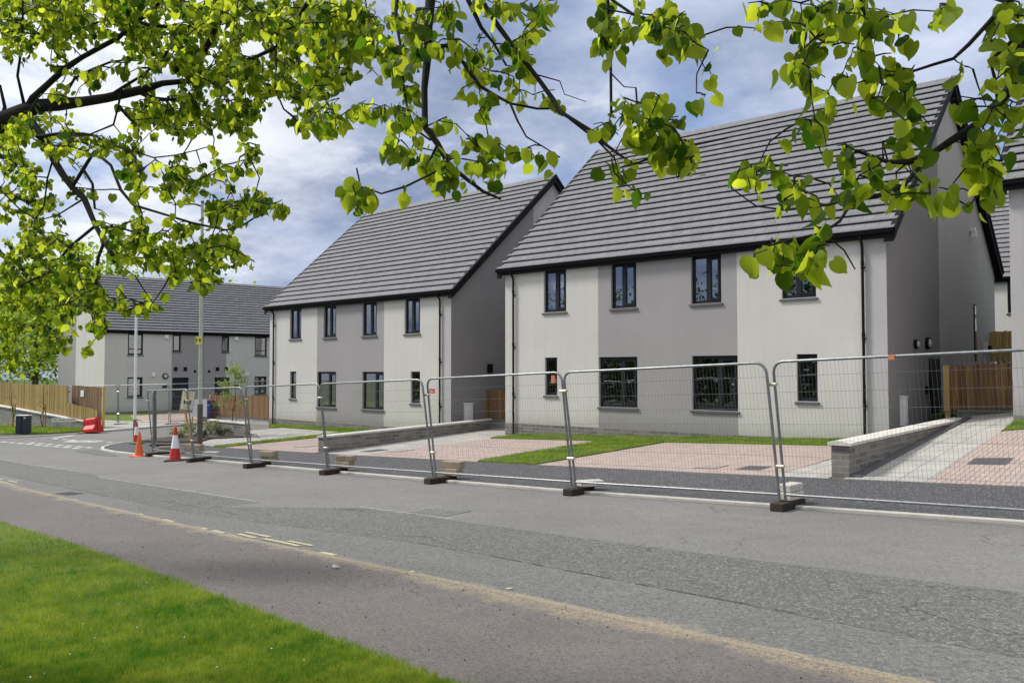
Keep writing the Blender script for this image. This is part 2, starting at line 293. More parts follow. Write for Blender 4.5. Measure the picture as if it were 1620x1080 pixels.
# ------------------------------------------------------------------ ground sheets
def sheet(name,poly,off,mat,fn=G,skirt=.12,grid=None,**kw):
    bm=bmesh.new(); vs=[bm.verts.new((p[0],p[1],0)) for p in poly]; bm.faces.new(vs); bmesh.ops.triangulate(bm,faces=bm.faces[:])
    xs=[p[0] for p in poly]; ys=[p[1] for p in poly]
    cuts=[(x,0) for x in ZX if min(xs)<x<max(xs)]+[(y,1) for y in (12,40,14.8,26) if min(ys)<y<max(ys)]
    if grid:
        cuts+=[(x,0) for x in np.arange(min(xs)+grid/2,max(xs),grid)]+[(y,1) for y in np.arange(min(ys)+grid/2,max(ys),grid)]
    for c,a in cuts:
        bmesh.ops.bisect_plane(bm,geom=bm.verts[:]+bm.edges[:]+bm.faces[:],plane_co=(c,c,0),plane_no=(1,0,0) if a==0 else (0,1,0))
    for f in bm.faces:
        f.normal_update()
        if f.normal.z<0: f.normal_flip()
    for v in bm.verts: v.co.z=fn(v.co.x,v.co.y)+off
    if skirt:
        be=[e for e in bm.edges if len(e.link_faces)==1]; r=bmesh.ops.extrude_edge_only(bm,edges=be)
        for v in r['geom']:
            if isinstance(v,bmesh.types.BMVert): v.co.z-=skirt
    me=bpy.data.meshes.new(name); bm.to_mesh(me); bm.free(); me.materials.append(mat); o=bpy.data.objects.new(name,me); COL.objects.link(o)
    kw.setdefault('kind','structure'); return tag(o,**kw)
def ribbon(name,pts,w,o1,o0,mat,fn=G,side=1,**kw):
    """kerb: pts = outer edge polyline; extends to side by w"""
    P=[Vector((p[0],p[1])) for p in pts]; Q=[]
    for a,b in zip(P,P[1:]):
        n=max(1,int((b-a).length/1.0)); Q+= [a.lerp(b,i/n) for i in range(n)]
    Q.append(P[-1]); mb=MB(); rows=[]
    for i,p in enumerate(Q):
        t=(Q[min(i+1,len(Q)-1)]-Q[max(i-1,0)]).normalized(); nn=Vector((-t.y,t.x))*side*w
        q=p+nn; zt=fn(p.x,p.y); zq=fn(q.x,q.y)
        rows.append([(p.x,p.y,zt+o0),(p.x,p.y,zt+o1-.012),(p.x+nn.x*.12,p.y+nn.y*.12,zt+o1),(q.x,q.y,zq+o1),(q.x,q.y,zq+o0)])
    for a,b in zip(rows,rows[1:]): mb.add(a+b,[(i,i+1,i+6,i+5) for i in range(4)])
    kw.setdefault('kind','structure'); return mb.build(name,mat,**kw)
def nk(X): # near kerb line Y
    return float(np.interp(X,[-90,-40,-22,-17,-14,-10.3,-8,-4.6,-1.7,6,20],[13,8.9,7.12,6.62,6.38,6.0,5.86,5.62,5.37,4.9,4.2]))
def fk(X): return float(np.interp(X,[-31,-26.9,-23,-19.5,-16.5,-12.7,-8.9,-5.2,-2.1,20],[13.05,12.95,12.80,12.55,12.32,12.11,11.85,11.79,11.81,12.2]))
def vg(X): return float(np.interp(X,[-90,-40,-14.3,-11,-7.7,-5.7,-4.4,-3.7,6,20],[10.5,6.6,4.65,4.45,4.1,3.86,3.72,3.62,3.0,2.2]))
XS=[-90,-60,-40,-31,-26.9,-22,-19.5,-17,-14,-12,-10.3,-8,-6.5,-4.6,-3,-1.7,2,6,20]
sheet('ground',[(-400,-160),(300,-160),(300,300),(-400,300)],-.16,MEARTH,skirt=0,label='rough green ground beyond the houses and road',cat=None)
nkp=[(x,nk(x)) for x in XS]
roadpoly=nkp+[(20,12.2),(20,12.4),(-31,14.2),(-31.5,24),(-29,60),(-40,62),(-40.6,24),(-41.2,15.2),(-43,13.6),(-60,14.2),(-90,17)]
sheet('road',roadpoly,-.03,MROAD,skirt=0)
fkp=[(x,fk(x)) for x in (20,-2.1,-5.2,-8.9,-12.7,-16.5,-19.5,-23,-26.9)]
bell=[(-29.6,13.02),(-30.9,13.22),(-31.8,13.62),(-32.5,14.15),(-33.1,14.9),(-33.5,15.8),(-33.6,17),(-33.4,19.5),(-32.6,24),(-31.5,32),(-30,45),(-28,58)]
ribbon('far_kerb',fkp+bell,.10,.016,-.1,MKERB,side=-1)
sheet('footway',[(x,y+.128) for x,y in fkp]+[(x+.13,y+.03) for x,y in bell[:6]]+[(-33.4,17),(-33.2,19.5),(-31.2,19.5),(-30.6,17.2),(-29.4,15.9),(-27,15.45),(-20.8,15.25),(-14,15.0),(-7.6,14.8),(-5.4,14.8),(20,15.1)],.012,MFOOT)
ribbon('near_kerb',[(x,nk(x)) for x in XS],.11,.014,-.12,MKERB2,side=-1)
sheet('near_footpath',[(x,nk(x)-.108) for x in XS]+[(x,vg(x)) for x in XS[::-1]],.012,MPATH)
verge=sheet('grass_verge',[(x,vg(x)+.02) for x in XS]+[(20,-9),(-90,-9)],.02,MGRASS)
sheet('left_footway',[(-41.2,15.3),(-42.2,14.6),(-44,14.05),(-50,14.3),(-60,15),(-90,17.6),(-90,16.2),(-60,13.5),(-46,12.95),(-43,12.95),(-41.7,13.5),(-40.9,14.5)],.03,MFOOT)
ribbon('left_kerb',[(-90,16.1),(-60,13.4),(-46,12.82),(-43,12.82),(-41.6,13.4),(-40.8,14.4),(-40.55,16),(-40.4,21)],.12,.034,-.1,MKERB,side=1)
sheet('left_lawn',[(-41.3,17.7),(-41.6,15.4),(-44,14.3),(-50,14.5),(-60,15.2),(-90,18),(-90,22),(-60,16.2),(-51.6,16.75),(-43.5,17.85)],.06,MGRASS)
sheet('corner_path',[(-40.4,16.2),(-40.4,21.3),(-46.2,21.4),(-50.8,21.9),(-56,22.2),(-56,20.6),(-46,19),(-42,18)],.05,MSLAB)
sheet('corner_lawn',[(-57.6,19),(-57.6,35),(-51,28.6),(-52.6,24.2),(-44.8,21.45),(-50,21.4)],.055,MGRASS)
sheet('corner_driveway',[(-40.5,21.3),(-40.2,30),(-48,30),(-51,28.6),(-52.6,24.2),(-44.8,21.4)],.05,MPAV)
# driveways and lawns in front of the pairs of houses
sheet('driveway',[(-12.3,14.95),(-6.62,14.82),(-6.62,20.45),(-12.3,20.5)],.015,MPAV,label='pink block driveway right of the long grass strip')
sheet('path',[(-6.615,14.82),(-5.62,14.82),(-5.8,22.0),(-6.77,22.0),(-6.77,20.45),(-6.615,20.45)],.015,MSLAB)
sheet('driveway',[(-18.9,15.2),(-14.2,15.02),(-14.4,20.5),(-18.9,20.6)],.015,MPAV,label='pink block driveway in front of the left half of the nearer house')
sheet('path',[(-20.72,15.27),(-18.905,15.2),(-18.905,22.0),(-19.4,22.0),(-19.55,24.4),(-22.3,24.4),(-21.75,20)],.015,MSLAB)
lawn3=sheet('front_lawn',[(-14.2,15.02),(-12.3,14.95),(-12.3,20.5),(-6.9,20.45),(-6.9,22.0),(-18.9,22.0),(-18.9,20.6),(-14.4,20.5)],.045,MGRASS)
sheet('driveway',[(-26.6,15.5),(-21.1,15.3),(-21.9,20.6),(-26.6,20.9)],.015,MPAV,label='pink block driveway left of the low brick wall')
sheet('driveway',[(-33.1,19.6),(-31.1,19.6),(-27.6,17.6),(-27.7,21.6),(-33,22.4),(-35.6,25),(-32.9,25)],.015,MSLAB,label='pale slab path beside the planting bed')
sheet('driveway',[(-30.4,17.1),(-29.3,15.95),(-27.3,15.55),(-27.4,17.5),(-30.9,19.4)],.016,MSLAB)
lawn2=sheet('front_lawn',[(-27.3,15.5),(-26.6,15.5),(-26.6,20.9),(-21.95,20.6),(-22.4,22.65),(-35.4,23.05),(-34.2,22.2),(-27.7,21.6)],.045,MGRASS)
sheet('bed_soil',[(-33.0,16.6),(-33.0,18.7),(-29.8,18.3),(-30.6,17.2),(-29.5,16.2),(-31,15.6),(-32.6,15.2)],.07,MSOIL)
sheet('path',[(-5.36,14.85),(-4.0,14.85),(-4.12,24.6),(-6.1,24.6),(-5.55,20)],.015,MSLAB,G2,grid=1.2)
sheet('driveway',[(-3.995,14.85),(20,15.1),(20,20.4),(-4.08,20.4)],.015,MPAV,G2,grid=1.5,label='pink block driveway at the right edge')
sheet('front_lawn',[(-4.0,20.405),(20,20.4),(20,22),(-4.1,22)],.05,MGRASS,G2,grid=1.2)
sheet('garden_ground',[(-6.7,25.2),(-2,25.2),(-2,42),(-14,42),(-14,34.5),(-6.7,34.5)],.45,MEARTH)
# darker coarse patches in the road
sheet('road_patch',[(-45,9.3),(-29.8,9.75),(-22.4,9.32),(-20.8,8.9),(-13.0,8.3),(-13.3,7.5),(-10.9,8.72),(-5.3,8.25),(-1.4,8.1),(14,7.5),(14,6.0),(-1.3,6.25),(-7.2,7.0),(-13.5,6.95),(-20,7.6),(-30,8.35),(-45,9.1)],-.025,MROAD2,skirt=0)
sheet('road_patch',[(x,nk(x)+.01) for x in (-22,-19.5,-17,-14,-12,-10.3,-8,-6.5,-4.6,-3,-1.7,2,6)]+[(6,6.0),(-1.3,6.27),(-7.2,7.02),(-13.5,6.97),(-22,7.75)],-.027,MROAD3,skirt=0)
sheet('road_patch',[(-31.4,13.2),(-28.6,12.7),(-27.8,12.45),(-29,12.25),(-31.5,12.5)],-.025,MROAD2,skirt=0)
def strip(a,b,w): 
    a=Vector(a[:2]); b=Vector(b[:2]); t=(b-a).normalized(); n=Vector((-t.y,t.x))*w/2
    return [tuple(a-n),tuple(b-n),tuple(b+n),tuple(a+n)]
def marks(name,segs,w,mat,label):
    mb=MB()
    for a,b in segs:
        A=Vector(a); B=Vector(b); n=max(2,int((B-A).length/.16)); t=(B-A).normalized(); nn=Vector((-t.y,t.x))
        pts=[]
        for sgn in (-1,1):
            row=[]
            for i in range(n+1):
                q=A.lerp(B,i/n)+nn*sgn*w/2*(1+rnd.uniform(-.28,.1)); row.append((q.x,q.y,G(q.x,q.y)-.0205))
            pts.append(row)
        vs=pts[0]+pts[1]; mb.add(vs,[(i,i+1,n+2+i,n+1+i) for i in range(n) if rnd.random()>(.14 if w<.1 else 0)])
    return mb.build(name,mat,kind='structure',label=label)
seg=[]
for k in range(11): # give-way line, two rows of dashes across the side street mouth
    x=-41.0+k*.82; seg+= [((x,12.72+.03*k),(x+.5,12.74+.03*k))]
    if k>3: seg.append(((x+.2,13.1+.03*k),(x+.68,13.12+.03*k)))
for k in range(7): seg.append(((-38.6+k*.75,14.55+k*.05),(-38.25+k*.75,14.56+k*.05)))
marks('give_way_lines',seg,.22,MWHT,'worn white dashed lines across the mouth of the side street')
marks('give_way_lines',[((-38.9,14.6),(-39.9,15.9)),((-36.9,14.35),(-35.0,15.05)),((-36.4,14.1),(-34.6,14.75)),((-41,11.9),(-43.5,11.8))],.3,MWHT,'thick worn white strokes in the side street mouth')
marks('yellow_lines',[((-10.3,6.34),(-9.5,6.27)),((-9.35,6.25),(-8.6,6.2)),((-11.2,6.2),(-10.5,6.13)),((-10.25,6.2),(-9.75,6.14)),((-9.6,6.17),(-8.55,6.08)),((-10.3,6.07),(-9.5,6.0)),((-9.4,6.0),(-8.45,5.94)),((-8.15,5.99),(-7.85,5.97)),((-8.2,5.91),(-7.8,5.87)),((-23.6,7.52),(-21.6,7.36)),((-22.8,7.3),(-20.9,7.08)),((-6.55,5.86),(-6.4,5.84)),((-2.5,5.5),(-2.2,5.47)),((-5.2,5.84),(-5.1,5.83)),((-16.9,6.68),(-16.4,6.64)),((-12.6,6.32),(-12.2,6.29)),((-13.6,6.42),(-13.4,6.4))],.07,MYEL,'worn yellow paint remnants beside the near kerb')
marks('joint_lines',[((-21.0,8.95),(-13.2,8.32)),((-12.9,8.3),(-13.3,7.55)),((-29.8,9.8),(-23.3,9.42)),((-10.9,8.78),(-8.6,8.6))],.022,MKERB,'thin pale joint lines between road patches')
marks('crack',[((-7.6,7.0),(-6.9,6.93)),((-6.3,6.88),(-5.5,6.78)),((-5.2,6.74),(-4.6,6.68)),((-4.3,6.64),(-3.1,6.5)),((-2.9,6.48),(-2.5,6.42)),((-15,7.5),(-13.4,7.36)),((-12.6,7.3),(-11.8,7.22))],.009,MEDGEGAP,'thin dark crack in the road')
# ------------------------------------------------------------------ houses
UPW=[(1.72,2.66,3.73,5.12),(4.43,5.36,3.73,5.12),(7.24,8.20,3.73,5.12),(9.98,10.92,3.73,5.12)]
GFW=[(1.76,2.28,.98,2.23),(3.96,5.38,.66,2.22),(7.25,8.68,.66,2.22),(10.37,10.93,.98,2.23)]
HL,HD,HH,HRZ0=12.7,11.8,5.3,5.2
def window(par,u0,u1,z0,z1,kind,style=0):
    w=MB(); d0,d1=.08,.158; t=.088
    def bar(a,b,c,e,dd=0): w.box(a,b,d0+dd,d1,c,e)
    bar(u0+.003,u0+t,z0+.003,z1-.003); bar(u1-t,u1-.003,z0+.003,z1-.003); bar(u0+t,u1-t,z0+.003,z0+t); bar(u0+t,u1-t,z1-t,z1-.003)
    um=None
    if kind=='pair': um=u0+(u1-u0)*(.52 if style==0 else .44)
    if kind=='big': um=u0+(u1-u0)*.58
    if um:
        bar(um-.045,um+.045,z0+t,z1-t)
        a,b=(um+.045,u1-t); c=.055   # opening casement, one step proud
        w.box(a+.002,a+c,d0-.014,d1-.01,z0+t+.002,z1-t-.002); w.box(b-c,b-.002,d0-.014,d1-.01,z0+t+.002,z1-t-.002)
        w.box(a+c,b-c,d0-.014,d1-.01,z0+t+.002,z0+t+c); w.box(a+c,b-c,d0-.014,d1-.01,z1-t-c,z1-t-.002)
    if kind=='low': bar(u0+t,u1-t,z0+.35,z0+.41)
    o=w.build('window',MFR,par)
    MB().box(u0+t-.004,u1-t+.004,d0+.03,d0+.042,z0+t-.004,z1-t+.004).build('pane',MGLASS,o)
    MB().hexa([(u0-.05,-.05,z0-.075),(u1+.05,-.05,z0-.075),(u1+.05,.084,z0-.075),(u0-.05,.084,z0-.075)],[(u0-.05,-.05,z0-.02),(u1+.05,-.05,z0-.02),(u1+.05,.084,z0-.004),(u0-.05,.084,z0-.004)]).build('sill',MSILL,o)
    return o
def house(name,loc,rz,label,cat,zones,gz,wins,doors=(),pipes=(.42,12.14),depth_under=.7,leftpipe=False,Lh=HL,Dh=HD,HRZ=HRZ0,extra=None):
    H=empty(name,loc,rz,label,cat,'pale rendered houses with grey tiled roofs')
    wl=MB(); ops=[(w[0],w[1],w[2],w[3]) for w in wins]+[(d[0],d[1],d[2],d[3]) for d in doors]
    us=sorted(set([0,Lh]+[z[0] for z in zones]+[o[0] for o in ops]+[o[1] for o in ops])); zs=sorted(set([-.0,HH]+[o[2] for o in ops]+[o[3] for o in ops]))
    def zone(u):
        m=0
        for a,k in zones:
            if u>=a: m=k
        return m
    for a,b in zip(us,us[1:]):
        for c,e in zip(zs,zs[1:]):
            um,zm=(a+b)/2,(c+e)/2
            if any(o[0]<um<o[1] and o[2]<zm<o[3] for o in ops): continue
            wl.add([(a,0,c),(b,0,c),(b,0,e),(a,0,e)],[(0,1,2,3)],zone(um))
    for o in ops: # reveals
        a,b,c,e=o[:4]; d=.16; k=zone((a+b)/2)
        wl.add([(a,0,c),(a,0,e),(a,d,e),(a,d,c)],[(0,1,2,3)],k); wl.add([(b,0,c),(b,d,c),(b,d,e),(b,0,e)],[(0,1,2,3)],k)
        wl.add([(a,0,e),(b,0,e),(b,d,e),(a,d,e)],[(0,1,2,3)],k); wl.add([(a,0,c),(a,d,c),(b,d,c),(b,0,c)],[(0,1,2,3)],k)
    # gables, split where the colour changes
    def roofz(v): return HH+HRZ*(1-abs(v-Dh/2)/(Dh/2))-.02
    for u,zz in ((0,gz[0]),(Lh,gz[1])):
        vb=sorted(set([0,Dh/2,Dh]+[z[0] for z in zz]))
        for a,b in zip(vb,vb[1:]):
            m=[k for (q,k) in zz if q<=a+1e-6][-1]
            pr=.0
            wl.add([(u,a,0),(u,b,0),(u,b,roofz(b)),(u,a,roofz(a))],[(0,1,2,3) if u>0 else (3,2,1,0)],m)
        for q,k in zz[1:]: # slim movement bead at the colour change
            s=1 if u>0 else -1
            wl.box(min(u,u+s*.012),max(u,u+s*.012),q-.012,q+.012,0,roofz(q)-.1,k)
    wl.add([(0,Dh,0),(Lh,Dh,0),(Lh,Dh,HH),(0,Dh,HH)],[(3,2,1,0)],0)
    wl.build('wall',[MW,MG,MDG,MLG],H)
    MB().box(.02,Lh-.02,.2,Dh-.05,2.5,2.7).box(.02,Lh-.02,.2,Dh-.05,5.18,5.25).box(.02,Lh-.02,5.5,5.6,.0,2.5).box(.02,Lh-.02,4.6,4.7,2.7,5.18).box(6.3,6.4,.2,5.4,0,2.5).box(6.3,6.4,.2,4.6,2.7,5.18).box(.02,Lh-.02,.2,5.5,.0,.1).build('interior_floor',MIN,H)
    MB().box(-.006,Lh+.006,-.006,Dh,-depth_under,-.002).build('plinth',MPL,H)
    # roof: courses of tiles, each stepped over the one below
    g=.25; ov=.17; n=21; rf=MB(); zl=HH+.10; 
    sl=(HRZ)/(Dh/2); dz=HRZ/n
    for side in (0,1):
        for i in range(n):
            v0=-ov+(Dh/2+ov)*i/n; v1=-ov+(Dh/2+ov)*(i+1)/n; z0=HH-.02+(HRZ+.16)*i/n; z1=HH-.02+(HRZ+.16)*(i+1)/n
            st=.064; Y=(lambda v:v) if side==0 else (lambda v:Dh-v)
            ls=-g; rs=Lh+g
            A=[(ls,Y(v0-.03),z0+st-.005),(rs,Y(v0-.03),z0+st-.005),(rs,Y(v1),z1+.004),(ls,Y(v1),z1+.004)]
            rf.add(A,[(0,1,2,3) if side==0 else (3,2,1,0)],0)
            B=[(ls,Y(v0-.03),z0+st-.005),(rs,Y(v0-.03),z0+st-.005),(rs,Y(v0-.03),z0+st-.022),(ls,Y(v0-.03),z0+st-.022)]
            rf.add(B,[(3,2,1,0) if side==0 else (0,1,2,3)],0)
            B=[(ls,Y(v0-.005),z0+st-.020),(rs,Y(v0-.005),z0+st-.020),(rs,Y(v0+.01),z0-.02),(ls,Y(v0+.01),z0-.02)]
            rf.add(B,[(3,2,1,0) if side==0 else (0,1,2,3)],1)  # recess under each course: shade of the gap put into its near-black colour
            rf.add([(ls,Y(v0-.03),z0+st-.022),(rs,Y(v0-.03),z0+st-.022),(rs,Y(v0),z0+st-.022),(ls,Y(v0),z0+st-.022)],[(0,1,2,3) if side==0 else (3,2,1,0)],1)
            for uu in (ls,rs): rf.add([(uu,Y(v0-.03),z0+st-.005),(uu,Y(v1),z1+.004),(uu,Y(v1),z1-.05),(uu,Y(v0-.03),z0-.05)],[(0,1,2,3)],1)
    R=rf.build('roof',[MROOF,MEDGEGAP],H)
    rd=MB(); zr=HH+HRZ+.14
    nr=28
    for i in range(nr):
        a=-g-.02+(Lh+2*g+.04)*i/nr; b=-g-.02+(Lh+2*g+.04)*(i+1)/nr-.006; m=Dh/2
        pr=[(m-.13,zr-.10),(m-.08,zr-.005),(m,zr+.045),(m+.08,zr-.005),(m+.13,zr-.10)]
        rd.add([(a,y,z) for y,z in pr]+[(b,y,z) for y,z in pr],[(k,k+5,k+6,k+1) for k in range(4)]+[(0,1,2,3,4),(9,8,7,6,5)])
    rd.build('ridge',MRIDGE,R)
    # bargeboards with soffit
    for u,s in ((0,-1),(Lh,1)):
        bb=MB()
        for side in (0,1):
            Y=(lambda v:v) if side==0 else (lambda v:Dh-v)
            e0=-ov; e1=Dh/2; za=HH-.02; zb=HH+HRZ+.14
            def P(u_,v,dz_): return (u_,Y(v),HH-.02+(HRZ+.16)*((v+ov)/(Dh/2+ov))+dz_)
            o1=u+s*(g-.01); o0=u+s*(g-.035)
            bb.add([P(o1,e0,-.30),P(o1,e1,-.30),P(o1,e1,.0),P(o1,e0,.0)],[(0,1,2,3)])
            bb.add([P(o0,e0,-.30),P(o0,e1,-.30),P(o0,e1,.0),P(o0,e0,.0)],[(0,1,2,3)])
            bb.add([P(o1,e0,-.30),P(o1,e1,-.30),P(o0,e1,-.30),P(o0,e0,-.30)],[(0,1,2,3)])
            bb.add([P(o0,e0,-.22),P(o0,e1,-.22),P(u+s*.002,e1,-.22),P(u+s*.002,e0,-.22)],[(0,1,2,3)])
            bb.add([P(o1,e0,-.30),P(u,e0,-.30),P(u,e0,.02),P(o1,e0,.02)],[(0,1,2,3)])
            c0=u+s*(g+.028)
            bb.add([P(c0,e0-.03,-.07),P(c0,e1,-.07),P(c0,e1,.055),P(c0,e0-.03,.055)],[(0,1,2,3)])
            bb.add([P(c0,e0-.03,.055),P(c0,e1,.055),P(o0-s*.07,e1,.06),P(o0-s*.07,e0-.03,.06)],[(0,1,2,3)])
            bb.add([P(c0,e0-.03,-.07),P(c0,e1,-.07),P(o1,e1,-.07),P(o1,e0-.03,-.07)],[(0,1,2,3)])
        bb.build('bargeboard',MBLK,R)
    for Y,sg in ((0,-1),(Dh,1)):
        ea=MB()
        y0=Y+sg*(ov-.03); ea.box(-g,Lh+g,min(Y+sg*.003,y0),max(Y+sg*.003,y0),HH-.20,HH-.17); ea.box(-g,Lh+g,min(y0,y0+sg*.02),max(y0,y0+sg*.02),HH-.2,HH-.02)
        yc=y0+sg*.075; zc=HH-.045; prev=None; n8=8
        prof=[(yc-.055*math.cos(math.pi*k/n8),zc-.06*math.sin(math.pi*k/n8)) for k in range(n8+1)]
        vs=[(-g,y,z) for y,z in prof]+[(Lh+g,y,z) for y,z in prof]; ea.add(vs,[(k,k+1,k+n8+2,k+n8+1) for k in range(n8)],0,True)
        ea.add(vs[:n8+1],[tuple(range(n8+1))]); ea.add(vs[n8+1:],[tuple(range(n8+1))[::-1]])
        ea.build('gutter',MBLK,R)
    for i,(a,b,c,e,k) in enumerate(wins): window(H,a,b,c,e,k,i%2)
    for u in pipes:
        dp=MB().tube([(u,-.20,HH-.1),(u,-.20,HH-.17),(u,-.075,HH-.32),(u,-.065,HH-.45),(u,-.065,-depth_under+.1)],.036,10)
        for zc in (4.4,2.6,.9): dp.box(u-.05,u+.05,-.06,-.001,zc-.02,zc+.02); dp.cyl(u,-.065,zc+.05,zc+.16,.045,n=10)
        dp.build('downpipe',MBLK,H)
    if extra: extra(H)
    return H
WINS=[w+('pair',) for w in UPW]+[(GFW[0]+('slim',)),(GFW[1]+('big',)),(GFW[2]+('big',)),(GFW[3]+('slim',))]
def wallbox(H,u,v,z,w,d,h,mat,name,axis='g',mat2=None):
    """little box on the right gable (axis g: v along, sticks out +u) or facade (axis f)"""
    m=MB()
    if axis=='g': m.box(HL+.001,HL+d,v-w/2,v+w/2,z-h/2,z+h/2); m.box(HL+d,HL+d+.012,v-w/2+.03,v+w/2-.03,z-h/2+.03,z+h/2-.03)
    else: m.box(u-w/2,u+w/2,-d,-.001,z-h/2,z+h/2); m.box(u-w/2+.02,u+w/2-.02,-d-.01,-d,z-h/2+.02,z+h/2-.02)
    return bevel(m.build(name,mat,H),.008)
def meterbox(H,v,z0,z1,w=.42,d=.22):
    m=MB().box(HL+.001,HL+d,v-w/2,v+w/2,z0,z1).hexa([(HL+.001,v-w/2-.02,z1),(HL+d+.03,v-w/2-.02,z1),(HL+d+.03,v+w/2+.02,z1),(HL+.001,v+w/2+.02,z1)],[(HL+.001,v-w/2-.02,z1+.05),(HL+d+.03,v-w/2-.02,z1+.03),(HL+d+.03,v+w/2+.02,z1+.03),(HL+.001,v+w/2+.02,z1+.05)])
    m.box(HL+d,HL+d+.01,v-w/2+.03,v+w/2-.03,z0+.05,z1-.04); o=bevel(m.build('meter_box',MWHITE,H),.01)
    MB().cyl(HL+.1,v-.08,z0-.4,z0-.001,.02,n=8).cyl(HL+.1,v+.08,z0-.4,z0-.001,.02,n=8).build('pipe',MBLK,o)
def ext3(H):
    d=MB().box(HL+.002,HL+.05,3.55,4.55,.0,2.12).box(HL+.05,HL+.065,3.65,4.45,.08,2.04); o=d.build('side_door',MDOOR,H)
    MB().tube([(HL+.07,3.72,1.0),(HL+.12,3.72,1.0),(HL+.12,3.84,1.0)],.012,8).build('handle',MGALV,o)
    for v,z,r in ((2.25,2.5,.13),(3.35,2.55,.17)):
        o=MB().tube([(HL+.001,v,z),(HL+.09,v,z)],[r,r*.95],16).build('wall_light',MBLK,H)
        MB().tube([(HL+.091,v,z),(HL+.12,v,z)],[r*.7,r*.4],16).build('light_glass',MSTEEL,o)
    meterbox(H,1.02,.38,1.10,.27,.12)
    wallbox(H,0,3.2,1.25,.12,.07,.22,MBLK,'junction_box')
    o=MB().box(HL+.001,HL+.16,8.4,8.56,6.3,6.42).box(HL+.06,HL+.2,8.42,8.54,6.1,6.3).build('camera_housing',MWHITE,H)
    o=MB().box(HL+.003,HL+.03,8.72,8.98,2.1,3.95).build('stair_window',MFR,H); MB().box(HL+.03,HL+.036,8.77,8.93,2.16,3.9).build('pane',MGLASS,o)
    wallbox(H,0,10.6,2.55,.18,.1,.16,MBLK,'vent'); MB().box(HL+.001,HL+.12,9.95,10.05,2.45,2.75).build('sensor',MWHITE,H)
def ext2(H):
    wallbox(H,0,2.05,2.35,.22,.12,.34,MBLK,'wall_light'); meterbox(H,.85,.15,.98,.36,.14)
def ext1(H):
    for u,s in ((4.72,1),(7.9,-1)):
        pass
    for u in (3.84,8.89):
        o=MB().tube([(u,-.001,2.30),(u,-.1,2.30)],[.2,.19],20).build('wall_light',MBLK,H); MB().tube([(u,-.101,2.30),(u,-.13,2.30)],[.13,.1],16).build('light_glass',MSTEEL,o)
    for u in (3.06,9.58): wallbox(H,u,0,2.4,.2,.09,.24,MWHITE,'alarm_box','f')
    for u in (3.87,8.74): wallbox(H,u,0,4.95,.26,.12,.26,MWHITE,'alarm_box','f')
    for u in (3.8,8.75): wallbox(H,u,0,1.6,.3,.07,.14,MBLK,'letter_box','f')
    for u in (4.52,5.17,7.41,8.05): wallbox(H,u,0,2.78,.24,.05,.26,MBLK,'vent','f')
    for u in (5.84,6.82): MB().tube([(u,-.001,2.62),(u,-.04,2.62)],[.09,.085],16).build('vent',MBLK,H)
    for a in (4.32,7.22):
        o=MB().box(a,a+1.09,.09,.14,-.05,2.19).box(a+.1,a+.95,.08,.09,.1,2.05).build('front_door',MDOOR,H); MB().box(a+.1,a+.14,.04,.075,.95,1.15).build('handle',MGALV,o)
    MB().tube([(6.33,-.2,HH-.1),(6.33,-.06,HH-.35),(6.33,-.06,-.4)],.036,8).build('downpipe',MBLK,H)
Z3=[(0,0),(3.93,1),(8.68,0),(12.18,3)]; GZ=[[(0,2),(4.7,0)],[(0,2),(4.72,3)]]
house('semi_detached_house',(-19.527,22.05,-1.819),0,'largest pale rendered house block right of centre, white meter box on its grey side wall','house',Z3,GZ,WINS,extra=ext3)
house('semi_detached_house',(-35.506,23.054,-2.288),-.0306,'middle pair of rendered houses, behind the traffic fencing left of the largest one','house',Z3,GZ,WINS,extra=ext2)
house('semi_detached_house',(-4.10,21.95,-1.03),0,'house at the right edge of the photo, mostly cut off by the frame','house',[(0,3),(.6,0),(3.93,1),(8.68,0)],[[(0,3),(4.7,0)],[(0,2),(4.7,0)]],WINS)
house('semi_detached_house',(-12.5,42.5,-1.25),0,'white house seen in the gap behind the largest house','house',[(0,0)],GZ,WINS)
a1=math.radians(49)-YAW; W1=[(13.6,14.2,3.98,5.1,'slim'),(13.4,14.4,.93,2.24,'pair'),(1.42,2.38,3.72,5.1,'low'),(4.33,4.86,3.98,5.1,'slim'),(7.71,8.25,3.98,5.1,'slim'),(10.15,11.08,3.72,5.1,'low'),(1.42,2.38,.93,2.24,'pair'),(10.15,11.08,.93,2.24,'pair')]
house('terraced_house',(-55.76,24.0,-2.69),math.pi/2-a1,'farthest house at the left, turned towards us with two dark front doors','house',[(0,0),(4.25,1),(8.05,0)],[[(0,0),(7.0,1)],[(0,2),(7,0)]],W1,[(4.32,5.42,-0.0,2.2),(7.22,8.3,-0.0,2.2)],pipes=(),extra=ext1,HRZ=4.0,Lh=19,Dh=11.8,depth_under=.8)
